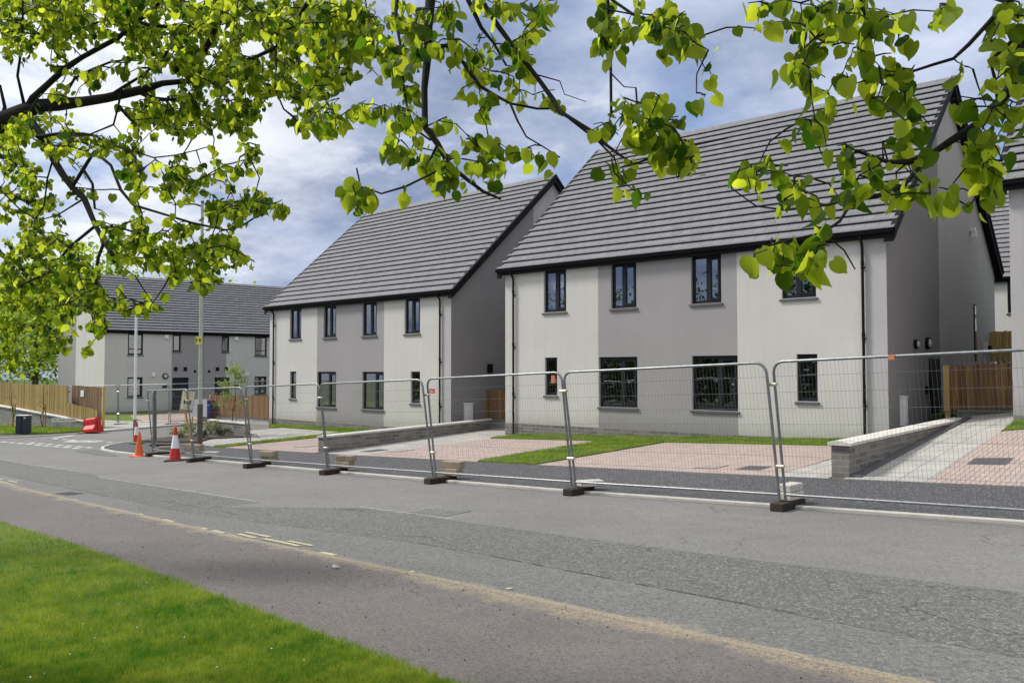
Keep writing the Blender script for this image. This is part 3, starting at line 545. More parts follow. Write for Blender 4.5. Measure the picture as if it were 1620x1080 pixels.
# ------------------------------------------------------------------ walls and timber fences
def gwall(name,a,b,zt,th,mat,fn,label,cop=.07,over=.03,copmat=None,base=-.4,cat='wall',ft=None):
    """wall from a to b; zt=(top at a, top at b)"""
    A=Vector(a); B=Vector(b); Ln=(B-A).length; rz=math.atan2(B.y-A.y,B.x-A.x)
    T=empty(name,(A.x,A.y,0),rz,label,cat); n=8; mb=MB(); cp=MB(); h=th/2
    zz=lambda t:zt[0]+(zt[1]-zt[0])*t
    z0=min(fn(*A),fn(*B))+base
    mb.hexa([(0,-h,z0),(Ln,-h,z0),(Ln,h,z0),(0,h,z0)],[(0,-h,zt[0]-cop),(Ln,-h,zt[1]-cop),(Ln,h,zt[1]-cop),(0,h,zt[0]-cop)])
    nb=max(1,int(Ln/.9))
    for i in range(nb):
        u0=-over+(Ln+2*over)*i/nb; u1=-over+(Ln+2*over)*(i+1)/nb-.008; f0=max(0,min(1,u0/Ln)); f1=max(0,min(1,u1/Ln)); w=h+over
        cp.add([(u0,-w,zz(f0)-cop),(u0,-w,zz(f0)-.02),(u0,0,zz(f0)+.01),(u0,w,zz(f0)-.02),(u0,w,zz(f0)-cop),(u1,-w,zz(f1)-cop),(u1,-w,zz(f1)-.02),(u1,0,zz(f1)+.01),(u1,w,zz(f1)-.02),(u1,w,zz(f1)-cop)],
          [(0,5,6,1),(1,6,7,2),(2,7,8,3),(3,8,9,4),(0,1,2,3,4),(9,8,7,6,5),(4,9,5,0)])
    mb.build('brickwork',mat,T); cp.build('coping',copmat or MCOP,T); return T
gwall('brick_wall',(-5.45,14.95),(-5.72,23.6),(-1.25,-1.22),.3,MGW,G,'low grey brick wall with pale coping at the right, beside the slab path',over=.05)
gwall('brick_wall',(-20.9,15.35),(-22.35,24.3),(-1.93,-1.88),.24,MGW,G,'low grey brick wall with pale coping between the two nearer houses')
gwall('brick_wall',(-60,15.5),(-51.6,16.68),(-1.35,-1.87),.3,MSB,G,'light grey block retaining wall at the very left edge of the photo')
gwall('brick_wall',(-51.58,16.68),(-43.35,17.83),(-1.87,-2.45),.3,MSB,G,'light grey block retaining wall below the long timber fence at the left',over=.06)
gwall('planter_wall',(-33.2,18.75),(-29.75,18.35),(-2.06,-2.04),.22,MGW,G,'short grey brick wall behind the planting bed, left of centre',over=.04)
gwall('retaining_wall',(-41.9,23.8),(-35.6,23.5),(-2.35,-2.38),.2,MCONC,G,'low concrete wall under the timber fence between the far and middle houses',copmat=MCONC,over=0)
gwall('retaining_wall',(-23.0,24.75),(-19.6,24.75),(-1.93,-1.93),.2,MCONC,G,'concrete base under the small timber fence between the two nearer houses',copmat=MCONC,over=0)
gwall('retaining_wall',(-5.95,24.95),(-3.9,24.95),(-1.09,-1.05),.3,MCONC,G,'concrete base under the dark timber fence at the right',copmat=MCONC,over=0,base=-.6)
MB().hexa([(-5.28,15.0,-2),(-5.1,15.0,-2),(-5.7,24,-2),(-5.56,24,-2)][:2]+[(-5.42,24,-1.6),(-5.56,24,-1.6)],[(-5.28,15.0,G2(-5.3,15)+.05),(-5.12,15.0,G2(-5.2,15)+.05),(-5.42,24,G2(-5.4,24)+.06),(-5.56,24,G2(-5.5,24)+.06)]).build('drainage_strip',MDARK,kind='structure')
def timber(name,a,b,zt,zb,label,mat=MTIM,posts=True,endpost=(1,0),bw=.1,back=1,rails=True,endz=None):
    A=Vector(a); B=Vector(b); Ln=(B-A).length; rz=math.atan2(B.y-A.y,B.x-A.x); T=empty(name,(A.x,A.y,0),rz,label,'fence')
    mb=MB(); n=int(Ln/bw)
    for i in range(n):
        u=i*bw; t=(u+bw/2)/Ln; j=rnd.uniform(-.012,.012); d=rnd.uniform(0,.008)
        mb.box(u+.004,u+bw-.003,-.012-d,.012-d,zb[0]+(zb[1]-zb[0])*t,zt[0]+(zt[1]-zt[0])*t+j)
    mb.build('boards',mat,T)
    if rails:
        for f in (.2,.8):
            MB().hexa([(0,.013,zb[0]+(zt[0]-zb[0])*f-.035),(Ln,.013,zb[1]+(zt[1]-zb[1])*f-.035),(Ln,.06,zb[1]+(zt[1]-zb[1])*f-.035),(0,.06,zb[0]+(zt[0]-zb[0])*f-.035)],
              [(0,.013,zb[0]+(zt[0]-zb[0])*f+.035),(Ln,.013,zb[1]+(zt[1]-zb[1])*f+.035),(Ln,.06,zb[1]+(zt[1]-zb[1])*f+.035),(0,.06,zb[0]+(zt[0]-zb[0])*f+.035)]).build('rail',mat,T)
    ps=[]; k=0
    if endpost[0]: ps.append((-.05,zb[0]-.45,zt[0]+.03,1))
    if endpost[1]: ps.append((Ln+.05,zb[1]-.45,zt[1]+.03,1))
    for i in range(1,int(Ln/1.8)+1):
        u=i*1.8
        if u<Ln-.3: ps.append((u,zb[0]+(zb[1]-zb[0])*u/Ln-.3,zt[0]+(zt[1]-zt[0])*u/Ln-.05,0))
    for u,z0,z1,e in ps:
        y0,y1=((-.05,.05) if e else (.062,.16)); MB().box(u-.05,u+.05,y0,y1,z0,z1).build('post',MTIM3 if e and mat is not MTIM2 or e else mat,T)
    return T
timber('timber_fence',(-60,15.62),(-44.95,17.62),(-.55,-.78),(-1.29,-2.30),'long pale timber fence on the block retaining wall at the left',endpost=(0,0))
timber('timber_fence',(-44.95,17.55),(-42.1,17.86),(-1.63,-1.91),(-2.42,-2.80),'low stepped pale timber fence behind the red barrier',endpost=(0,0),rails=False)
t_=timber('timber_fence',(-45.2,17.86),(-42.2,18.12),(-.76,-.82),(-2.3,-2.7),'weathered brown slatted panel beside the end post of the left fence',mat=wood('weathered timber',(.27,.17,.09),(.14,.085,.045)),endpost=(0,1),bw=.16)
timber('timber_fence',(-41.9,23.65),(-35.65,23.35),(-1.32,-1.24),(-2.36,-2.36),'brown timber fence between the far house and the middle house',mat=MTIM2)
timber('timber_fence',(-23.2,24.5),(-19.56,24.5),(-.80,-.78),(-1.89,-1.86),'small brown timber fence closing the gap between the two nearer houses',mat=MTIM2,endpost=(1,0))
timber('timber_fence',(-6.05,24.55),(-4.12,24.55),(.08,.20),(-1.06,-.95),'dark brown timber fence closing the gap at the right, with bright end post',mat=MTIM2)
timber('timber_fence',(-8.2,33),(-5.2,33),(1.25,1.35),(.25,.28),'bright new timber fence far back in the gap at the right',mat=MTIM3)
MB().box(-6.17,-6.03,24.44,24.5,-1.1,.1).build('fence_post',MTIM3,label='bright timber facing post left of the dark brown fence at the right',cat='post')
# ------------------------------------------------------------------ mesh fence panels
def make_panel(L_=3.46,Hh=1.86):
    T=empty('mesh_fence_panel'); f=MB(); r=.15; z0=.16; z1=.14+Hh
    a=[(0,0,.04),(0,0,z1-r)]+[(r-r*math.cos(k*math.pi/8),0,z1-r+r*math.sin(k*math.pi/8)) for k in range(1,5)]
    b=[(L_-p[0],0,p[2]) for p in a[::-1]]
    f.tube(a+b,.0205,10); f.tube([(.015,0,.12),(L_-.015,0,.12)],.0185,8)
    f.build('frame',MGALV,T)
    w=MB(); n=int(L_/.055); rr=.0016
    for i in range(1,n):
        x=L_*i/n; top=z1-.012
        if x<r: top=z1-r+math.sqrt(max(0,r*r-(r-x)**2))
        if x>L_-r: top=z1-r+math.sqrt(max(0,r*r-(x-L_+r)**2))
        w.tube([(x,0,.12),(x,0,top)],rr,3,caps=False)
    for k in range(8):
        z=.14+(z1-.2)*(k+.35)/8
        if k in (6,2): w.tube([(.02,0,z),(L_/2,.004,z)]+[(L_-.02,0,z)],rr*1.4,3,caps=False)
        else: w.tube([(.02,0,z),(L_-.02,0,z)],rr*1.4,3,caps=False)
    w.build('wire_mesh',MWIRE,T)
    for z in (.5,1.66): bevel(MB().box(-.10,.032,-.032,.032,z,z+.045).build('clamp',MCLAMP,T),.008,1)
    return T
PAN=make_panel(); first=[True]
def panel(a,b,label,lean=.05,oa=.07,group='wire mesh fence panels standing along the kerb'):
    """a = left foot, b = right foot (world xy)"""
    A=Vector((a[0],a[1],G(*a[:2])+oa)); B=Vector((b[0],b[1],G(*b[:2])+oa)); d=(B-A); Ln=d.length; d.normalize()
    o=PAN if first[0] else copy_tree(PAN); first[0]=False
    up0=Vector((0,0,1)); y=up0.cross(d).normalized(); up=d.cross(y).normalized()
    up=(up-y*lean).normalized(); y=up.cross(d).normalized()
    s=(Ln-.09)/3.46
    Mx=Matrix(((d.x*s,y.x,up.x,0),(d.y*s,y.y,up.y,0),(d.z*s,y.z,up.z,0),(0,0,0,1))); Mx.translation=A+d*.045
    o.matrix_world=Mx; return tag(o,label,'fence panel',group)
J=[(-1.55,11.55),(-5.05,11.62),(-8.78,11.68),(-12.42,11.88),(-16.13,12.05),(-19.61,12.22),(-23.06,12.5),(-26.6,13.0)]
labs_x=0
labs=['wire mesh fence panel running out of the right edge of the photo','wire mesh fence panel in front of the pink driveway of the largest house','wire mesh fence panel with orange tag, before the grass strip','wire mesh fence panel with a small red plate near its left post','wire mesh fence panel in front of the right part of the middle house','wire mesh fence panel right of the poster board, in front of the lamp column','wire mesh fence panel left of the poster board, behind the tall cone']
panel(J[1],(J[0][0]-.02,J[0][1]-.05),labs[0],.10)
for i in range(1,7): panel(J[i+1],J[i],labs[i],.09+.03*(i%2))
panel((-29.9,14.75),(-26.75,13.1),'wire mesh fence panel seen edge-on, turning the corner of the kerb',.02)
fp=gp(267,672); fq=gp(155,672)
FL=[(-50.9,17.7),(-47.6,18.6),(-44.5,19.9),(-41.4,21.1),(-39.6,24.0),(-37.4,26.6)]
fl=['thin far fence panel in front of the left timber fence','far fence panel beside the end of the left timber fence','far fence panel in front of the farthest house, left of its door','far fence panel on the pink drive of the farthest house','far fence panel near the brown timber fence of the farthest house']
for i in range(5): panel(FL[i],FL[i+1],fl[i],.0,group='far wire mesh fence panels around the side street')
def blk(mb,c,d,n,L_,W_,z0,z1,m=0):
    P=[c+d*sx*L_/2+n*sy*W_/2 for sx,sy in ((-1,-1),(1,-1),(1,1),(-1,1))]
    mb.hexa([(p.x,p.y,z0) for p in P],[(p.x,p.y,z1) for p in P],m)
def foot(p,ang,label,group='fence feet standing along the kerb'):
    c=Vector(p[:2]); d=Vector((math.cos(ang),math.sin(ang))); n=Vector((-d.y,d.x)); z=G(c.x,c.y)
    mb=MB(); blk(mb,c+d*.16,d,n,.72,.20,z-.03,z+.085); 
    return bevel(mb.build('fence_foot',MFOOTB,label=label,cat='fence foot',group=group),.012,2)  # rubber foot that holds the panel posts
NM=['right edge','brick wall','pink driveway','red plate','low wall end','left corner of the middle house','poster board','corner nearest the side street']
for i,j in enumerate(J): foot((j[0],j[1]),math.pi/2+(-.05 if i%2 else .08),'dark rubber fence foot carrying the panel joint at the '+NM[i])
for i,j in enumerate(FL): foot(j,math.pi/2,'dark fence foot in the row far away near the farthest house',group='far fence feet')
foot((-29.9,14.75),.6,'dark fence foot at the far end of the edge-on panel')
def weight(p,off,n,ang,mat,label,L_=.44,W_=.22,h=.14):
    c=Vector(p[:2]); d=Vector((math.cos(ang),math.sin(ang))); c=c+Vector((off[0],off[1])); z=G(c.x,c.y)+.088
    for k in range(n):
        mb=MB(); a=ang+rnd.uniform(-.12,.12); dd=Vector((math.cos(a),math.sin(a))); nn=Vector((-dd.y,dd.x)); cc=c+Vector((rnd.uniform(-.03,.03),rnd.uniform(-.03,.03)))
        blk(mb,cc,dd,nn,L_,W_,z+.002+k*(h+.002),z+k*(h+.002)+h)
        lb=label if n==1 else ('upper ' if k else 'lower ')+label
        bevel(mb.build('concrete_block',mat,label=lb,cat='concrete block',group='concrete blocks weighing down the fence feet'),.012,1)
weight(J[1],(.0,.32),2,math.pi/2,MBLOCK2,'pale concrete block on the fence foot beside the brick wall',.40,.2,.11)
weight(J[2],(.08,.36),1,1.2,MBLOCK2,'pale flat concrete slab on the fence foot before the pink driveway',.44,.22,.1)
weight(J[3],(.02,.45),2,.12,MBLOCK,'brown concrete block on the fence foot below the red plate',.46)
weight(J[4],(.05,.45),2,.3,MBLOCK,'brown concrete block on the fence foot at the low wall end',.44)
weight(J[5],(.15,.42),2,.25,MBLOCK,'brown concrete block on the fence foot before the middle house corner',.46)
weight(J[6],(.25,.4),1,.6,MBLOCK2,'pale concrete block on the fence foot below the poster board',.44)
weight(J[7],(-.2,.55),1,.9,MBLOCK,'brown concrete block on the fence foot nearest the side street',.44)
weight((-25.6,13.9),(0,0),1,.4,MBLOCK,'single brown concrete block lying behind the red and white cone',.6,.25,.2)
def fenceplate(px,py,d,w,h,mat,name,label,cat,strokes=None):
    c=W(px,py,d); mb=MB().box(-w/2,w/2,-.004,.004,-h/2,h/2); o=mb.build(name,mat,label=label,cat=cat); o.location=c; return o
o=fenceplate(683.5,618.5,16.55,.15,.085,MRED,'warning_plate','small red plate with white marks hanging on the wire mesh','sign')
MB().box(-.05,.0,-.009,-.0045,.0,.012).box(.01,.045,-.009,-.0045,-.012,.0).box(-.045,.02,-.009,-.0045,-.026,-.02).build('white_marks',MWHITE,o)
for px,py,d,l in ((876,596,14.6,'orange tag taped to the top rail before the slim window'),(1411,564.5,10.6,'small orange tape knot on the top rail at the right')):
    w_=.07 if px<1000 else .075; h_=.11 if px<1000 else .035
    mb=MB().box(-w_/2,w_/2,-.027,-.022,-h_,.022).box(-w_/2,w_/2,.022,.027,-h_*.7,.022).box(-w_/2,w_/2,-.022,.022,.0205,.026); o=mb.build('tape_tag',MORTAG,label=l,cat='tag'); o.location=W(px,py,d)
# ------------------------------------------------------------------ cones, barrier, cabinet, signs, columns
def cone(pos,h,label,style,tilt=(0,0)):
    T=empty('traffic_cone',pos,rnd.uniform(0,1),label,'traffic cone'); T.rotation_euler.x=tilt[0]; T.rotation_euler.y=tilt[1]
    r0,r1=h*.165,h*.035; rr=lambda t:r0+(r1-r0)*t
    def seg(name,t0,t1,m,o=0):
        MB().cyl(0,0,.04+(h-.04)*t0,.04+(h-.04)*t1,rr(t0)+o,rr(t1)+o,24,caps=True).build(name,m,T)
    bm_={'o':MORG,'rw':MFOOTB,'g':MCGR}[style]
    b=MB().box(-h*.26,h*.26,-h*.26,h*.26,0,.045); bevel(b.build('base',bm_,T),.012)
    if style=='o': seg('body',0,1,MORG)
    else: seg('body',0,.36,MRED); seg('reflective_sleeve',.36,.76,MCWH,.002); seg('tip',.76,1,MRED)
    return T
p=gp(220,720); cone((p.x,p.y,p.z-.04),.80,'plain orange traffic cone at the kerb','o',(.02,.03))
p=gp(277,727); cone((p.x,p.y,p.z-.04),1.0,'tall red and white traffic cone in front of the fence corner','rw')
p=gp(216,702); cone((p.x,p.y,p.z+.03),.8,'red and white cone with green base behind the plain orange cone','g')
def barrier():
    p=gp(147,684); T=empty('water_barrier',(p.x,p.y,p.z+.02),.62,'red plastic water-filled barrier tipped beside the left fence','barrier'); T.rotation_euler=(.0,-.12,.35); T.scale=(.82,1.1,1.)
    sec=[(-.25,0),(-.25,.14),(-.13,.32),(-.10,.60),(-.07,.64),(.07,.64),(.10,.60),(.13,.32),(.25,.14),(.25,0)]
    mb=MB(); l=.42
    vs=[(-l,y,z) for y,z in sec]+[(l,y,z) for y,z in sec]; k=len(sec)
    mb.add(vs,[(i,(i+1)%k,(i+1)%k+k,i+k) for i in range(k)]+[tuple(range(k)),tuple(range(k))[::-1]][:1]+[tuple(range(2*k-1,k-1,-1))])
    bevel(mb.build('body',MRED,T),.03,3)
    MB().box(-.36,-.1,-.128,-.112,.36,.5).box(.1,.36,-.128,-.112,.36,.5).build('recess_panel',MRED,T)
    MB().cyl(.25,0,.64,.67,.05,n=14).build('filler_cap',MRED,T); MB().box(.42,.47,-.05,.05,.1,.5).build('coupling_lug',MRED,T)
barrier()
p=gp(37,687); T=empty('utility_cabinet',(p.x,p.y,p.z+.03),YAW,'dark blue roadside cabinet with a yellow sticker on the left lawn','cabinet')
bevel(MB().box(-.27,.27,-.18,.18,0,.83).build('body',MCAB,T),.012); bevel(MB().box(-.29,.29,-.2,.2,.832,.87).build('lid',MWHITE,T),.01)
MB().box(-.012+0,.012,-.19,-.182,.05,.8).build('door_seam',MBLK,T); MB().box(.1,.2,-.186,-.181,.72,.77).build('name_plate',MWHITE,T); MB().box(-.33,-.272,-.16,.12,.36,.56).build('sticker',MYST,T); MB().box(-.325,-.272,-.15,.1,.62,.8).build('notice',MWHITE,T)
def text(s,size,mat,parent,name='lettering',ext=.002,align='CENTER'):
    c=bpy.data.curves.new('t','FONT'); c.body=s; c.size=size; c.extrude=ext; c.align_x=align; c.align_y='CENTER'
    o=bpy.data.objects.new('t',c); COL.objects.link(o); bpy.context.view_layer.update()
    me=bpy.data.meshes.new_from_object(o.evaluated_get(bpy.context.evaluated_depsgraph_get())); bpy.data.objects.remove(o)
    me.materials.clear(); me.materials.append(mat); t=bpy.data.objects.new(name,me); COL.objects.link(t); t.parent=parent; return t
a=gp(88,682); b=gp(113,681); a.z+=.05; b.z+=.05; rz=math.atan2(b.y-a.y,b.x-a.x)
T=empty('street_name_sign',a,rz,'low white street name sign on two posts before the left retaining wall','sign'); ln=(b-a).length
for u in (0,ln): MB().box(u-.03,u+.03,.0,.05,-.2,.55).build('post',plain('grey post',(.3,.34,.38),.5),T)
MB().box(-.18,ln+.22,-.012,-.001,.40,.58).build('plate',MWHITE,T)
t=text('MILL BURN PLACE',.125,MTXT,T); t.location=(ln/2,-.0135,.49); t.rotation_euler=(math.pi/2,0,0)
o=MB().box(-.16,.16,-.012,.0,-.16,.16).build('notice_board',MWHITE,label='small white notice fixed to the weathered slatted fence at the left',cat='sign'); o.location=(-44.1,17.92,-1.15); o.rotation_euler=(0,0,.09)
# lamp column with H plate
p=gp(316,706); T=empty('street_lamp',(p.x,p.y,p.z+.04),0,'tall pale green lamp column with brown base and yellow H plate','street lamp')
MB().cyl(0,0,-.1,1.45,.095,.095,18).build('base_section',MLAMPB,T); MB().cyl(0,0,1.45,8.62,.075,.05,18).build('column',MLAMP,T)
ar=MB().tube([(0,0,8.5),(-.25*.754,-.25*.657,8.58),(-.55*.754,-.55*.657,8.60)],[.04,.032,.03],10); ar.cyl(0,0,8.62,8.7,.06,.05,14); ar.build('arm',MLAMPB,T)
lt=MB(); d=Vector((-.754,-.657,0)); n=Vector((.657,-.754,0)); c=d*.8+Vector((0,0,8.6))
lt.hexa([c-d*.28-n*.07-Vector((0,0,.05)),c+d*.28-n*.1-Vector((0,0,.05)),c+d*.28+n*.1-Vector((0,0,.05)),c-d*.28+n*.07-Vector((0,0,.05))],[c-d*.26-n*.05+Vector((0,0,.05)),c+d*.2-n*.06+Vector((0,0,.03)),c+d*.2+n*.06+Vector((0,0,.03)),c-d*.26+n*.05+Vector((0,0,.05))])
bevel(lt.build('lantern',MLAMP,T),.02)
hp=empty('hydrant_plate'); COL.objects.unlink(hp); bpy.data.objects.remove(hp)
hz=(706-541)/1343.12*30.2
pl=MB().box(-.15,.06,-.012,0,-.14,.14).build('hydrant_plate',MYST,T); pl.location=(.754*-.03-.657*-.09*-1,-.1,hz); pl.rotation_euler=(0,0,YAW)
pl.location=(.0+.0-.0,-.0,hz); pl.location=Vector((cF[0],cF[1],0))*-.095+Vector((0,0,hz))
t=text('H',.24,MTXT,pl); t.location=(-.06,-.0145,.0); t.rotation_euler=(math.pi/2,0,0); MB().box(.018,.04,-.0165,-.0125,-.05,.05).build('numerals',MTXT,pl)
p=gp(213,692); T=empty('sign_pole',(p.x,p.y,p.z),0,'slender white pole rising behind the traffic cones','pole')
hh=(692-489)/1343.12*float(Vector(cF).dot(p)); MB().cyl(0,0,-.1,hh,.06,.052,16).build('shaft',MWHITE,T); MB().cyl(0,0,hh,hh+.05,.06,.03,16).build('cap',MWHITE,T); MB().cyl(0,0,-.02,.75,.068,.068,16).build('sleeve',MGALV,T)
# poster board on its leaning timber
p=gp(309,728); q=W(292,645,float(Vector(cF).dot(p))+.12); p.z-=.02
T=empty('poster_board',p,0,'leaning timber strut carrying a yellow and white site poster','sign'); d=q-p
MB().tube([(0,0,0),tuple(d*1.18)],.035,4,smooth=False).build('strut',MTIM3,T)
pc=W(296.5,635,float(Vector(cF).dot(p))+.02)-p; B=MB().box(-.21,.21,-.012,.012,-.34,.34).build('board',MTAN,T); B.location=pc; B.rotation_euler=(0,.14,YAW+.5); B.scale=(.85,1,.9)
PO=MB().box(-.19,.19,-.016,-.0125,-.25,.33).build('poster',MWHITE,B)
MB().box(-.16,.16,-.019,-.0165,.17,.25).build('yellow_header',MYST,PO); MB().box(-.15,.15,-.019,-.0165,-.14,.13).build('yellow_panel',plain('pale yellow ink',(.78,.72,.35),.5),PO)
m=MB()
for x,h in ((-.09,.12),(0.0,.15),(.09,.12)): m.box(x-.03,x+.03,-.022,-.0192,-.08,-.08+h)
m.build('dark_figures',plain('dark blue ink',(.04,.07,.10),.5),PO); MB().box(-.12,.1,-.019,-.0165,-.20,-.185).build('text_line',MTXT,PO); MB().box(-.15,.15,-.019,-.0165,.28,.295).build('text_line',MTXT,PO)
# white sheet and bins
p=gp(316,668); D0=float(Vector(cF).dot(p)); c=W(315,636,43.5); g=G(c.x,c.y)
T=empty('white_board',(c.x,c.y,g),YAW-.1,'blank white sheet board standing behind the lamp column','board'); MB().box(-.42,.42,-.01,.01,.35,1.05+.2).build('sheet',MWHITE,T); MB().box(-.38,-.33,.012,.05,0,1.2).box(.33,.38,.012,.05,0,1.2).build('legs',MTIM,T)
def wbin(px,depth,mat,label,h=1.0):
    c=W(px,640,depth); g=G(c.x,c.y); T=empty('wheelie_bin',(c.x,c.y,g),YAW+.1,label,'bin'); mb=MB().hexa([(-.22,-.22,.08),(.22,-.22,.08),(.22,.25,.08),(-.22,.25,.08)],[(-.28,-.3,h),(.28,-.3,h),(.28,.3,h),(-.28,.3,h)])
    bevel(mb.build('body',mat,T),.02); bevel(MB().hexa([(-.3,-.33,h+.002),(.3,-.33,h+.002),(.3,.32,h+.002),(-.3,.32,h+.002)],[(-.28,-.3,h+.05),(.28,-.3,h+.05),(.28,.32,h+.1),(-.28,.32,h+.1)]).build('lid',mat,T),.015)
    for s in (-1,1): MB().tube([(s*.24,.27,.1),(s*.19,.27,.1)],.1,14).build('wheel',MFOOTB,T)
wbin(324,44.6,MBLUE,'blue wheelie bin peeping out behind the white sheet board',.85); wbin(331,45,MMAR,'maroon wheelie bin beside the brown timber fence',1.1)
# covers in drives and road
def cover(c,wx,wy,mat,label,fn=G,off=.019,rim=True):
    z=fn(c[0],c[1])+off; sx=(fn(c[0]+.3,c[1])-fn(c[0]-.3,c[1]))/.6; sy=(fn(c[0],c[1]+.3)-fn(c[0],c[1]-.3))/.6
    T=empty('access_cover',(c[0],c[1],z),0,label,'cover'); T.rotation_euler=(math.atan(sy),-math.atan(sx),0)
    MB().box(-wx/2,wx/2,-wy/2,wy/2,-.03,.004).build('frame',MGALV if rim else mat,T)
    l=MB().box(-wx/2+.02,wx/2-.02,-wy/2+.02,wy/2-.02,-.02,.009)
    for i in range(5): l.box(-wx/2+.06,wx/2-.06,-wy/2+.07+i*(wy-.14)/5,-wy/2+.09+i*(wy-.14)/5,.009,.013)
    l.build('lid',mat,T)
cover((-3.5,16.75),.62,.62,MDARK,'dark square cover in the pink drive at the right edge',G2,.021)
cover((-7.45,15.8),.5,.6,MDARK,'dark cover in the pink drive of the largest house'); cover((-8.35,15.75),.5,.6,MCOVB,'brownish cover beside the dark one in the drive of the largest house')
cover((-19.6,16.3),.5,.7,MDARK,'dark cover on the slab path beside the low brick wall'); cover((-18.7,16.5),.6,.7,MCOVB,'brownish cover at the edge of the pink drive near the low brick wall')
cover((-23.5,16.7),.6,.7,MCOVB,'faint cover in the drive of the middle house')
T=empty('road_gully',(-9.36,9.0,G(-9.36,9.0)-.026),.1,'worn pale gully cover in the road','cover'); T.rotation_euler=(0,-.038,.1)
MB().box(-.42,.42,-.3,.3,-.03,.004).build('frame',MROAD,T); m=MB()
for i in range(9): m.box(-.36+i*.08,-.325+i*.08,-.24,-.01,.004,.012); m.box(-.36+i*.08,-.325+i*.08,.01,.24,.004,.012)
m.build('bars',MKERBG,T)
T=empty('road_gully',(-17.9,7.05,G(-17.9,7.05)-.026),.05,'small worn gully grate by the near kerb at the left','cover'); T.rotation_euler=(0,-.034,.05)
MB().box(-.3,.3,-.2,.2,-.03,.004).build('frame',MKERB2,T); m=MB()
for i in range(7): m.box(-.26+i*.08,-.225+i*.08,-.16,.16,.004,.012)
m.build('bars',MDARK,T)
# ------------------------------------------------------------------ foliage helpers
def mesh_np(name,V,F,mat,parent=None,tint=None,smooth=True,**kw):
    """V (n,3); F (m,k) fixed size faces; tint per face"""
    me=bpy.data.meshes.new(name); k=F.shape[1]; me.vertices.add(len(V)); me.vertices.foreach_set('co',V.astype(np.float32).ravel())
    me.loops.add(F.size); me.loops.foreach_set('vertex_index',F.astype(np.int32).ravel()); me.polygons.add(len(F))
    me.polygons.foreach_set('loop_start',np.arange(0,F.size,k,dtype=np.int32)); me.polygons.foreach_set('loop_total',np.full(len(F),k,dtype=np.int32))
    me.update(calc_edges=True); me.polygons.foreach_set('use_smooth',np.full(len(F),smooth))
    if tint is not None:
        at=me.attributes.new('tint','FLOAT','FACE'); at.data.foreach_set('value',tint.astype(np.float32))
    me.materials.append(mat); me.validate(); o=bpy.data.objects.new(name,me); COL.objects.link(o)
    if parent: o.parent=parent; KIDS.setdefault(parent.name,[]).append(o)
    return tag(o,**kw)
# heart-shaped leaf, length 1 along +x, folded along the midrib; triangles
def leaf_template():
    mid=[(0,0),(.33,0),(.68,0),(1.06,0)]; side=[(-.11,.22),(.02,.43),(.26,.54),(.52,.51),(.76,.34),(.90,.13)]
    V=[(x,0,-.16*x*x) for x,_ in mid]
    for s in (1,-1): V+= [(x,s*y,.20*y-.16*max(0,x)**2) for x,y in side]
    F=[]
    for s,b in ((1,4),(-1,10)):
        q=[(0,b,b+1),(0,b+1,b+2),(0,b+2,1),(1,b+2,b+3),(1,b+3,2),(2,b+3,b+4),(2,b+4,b+5),(2,b+5,3)]
        F+= [t if s<0 else t[::-1] for t in q]
    return np.array(V,float),np.array(F)
LV,LF=leaf_template()
def leaves(name,P,D,Nn,S_,mat,parent,tint=None,tmpl=None,**kw):
    V0,F0=tmpl or (LV,LF); P=np.array(P);D=np.array(D);Nn=np.array(Nn);S_=np.array(S_)
    D=D/np.linalg.norm(D,axis=1)[:,None]; Yv=np.cross(Nn,D); Yv/=np.linalg.norm(Yv,axis=1)[:,None]+1e-9; Z=np.cross(D,Yv)
    cz=NR.uniform(-.4,2.6,len(P))[:,None,None]; wy=NR.uniform(.8,1.1,len(P))[:,None,None]
    V=P[:,None,:]+S_[:,None,None]*(V0[None,:,0,None]*D[:,None,:]+wy*V0[None,:,1,None]*Yv[:,None,:]+cz*V0[None,:,2,None]*Z[:,None,:])
    n=len(P); F=F0[None]+ (np.arange(n)*len(V0))[:,None,None]
    t=np.repeat(NR.rand(n) if tint is None else tint,len(F0))
    return mesh_np(name,V.reshape(-1,3),F.reshape(-1,3),mat,parent,t,**kw)
def smooth_path(pts,step=.12):
    P=[Vector(p) for p in pts]; out=[]
    for i in range(len(P)-1):
        a,b,c,d=P[max(i-1,0)],P[i],P[i+1],P[min(i+2,len(P)-1)]; n=max(1,int((c-b).length/step))
        for k in range(n):
            t=k/n; out.append(.5*((2*b)+(c-a)*t+(2*a-5*b+4*c-d)*t*t+(-a+3*b-3*c+d)*t**3))
    out.append(P[-1]); return out
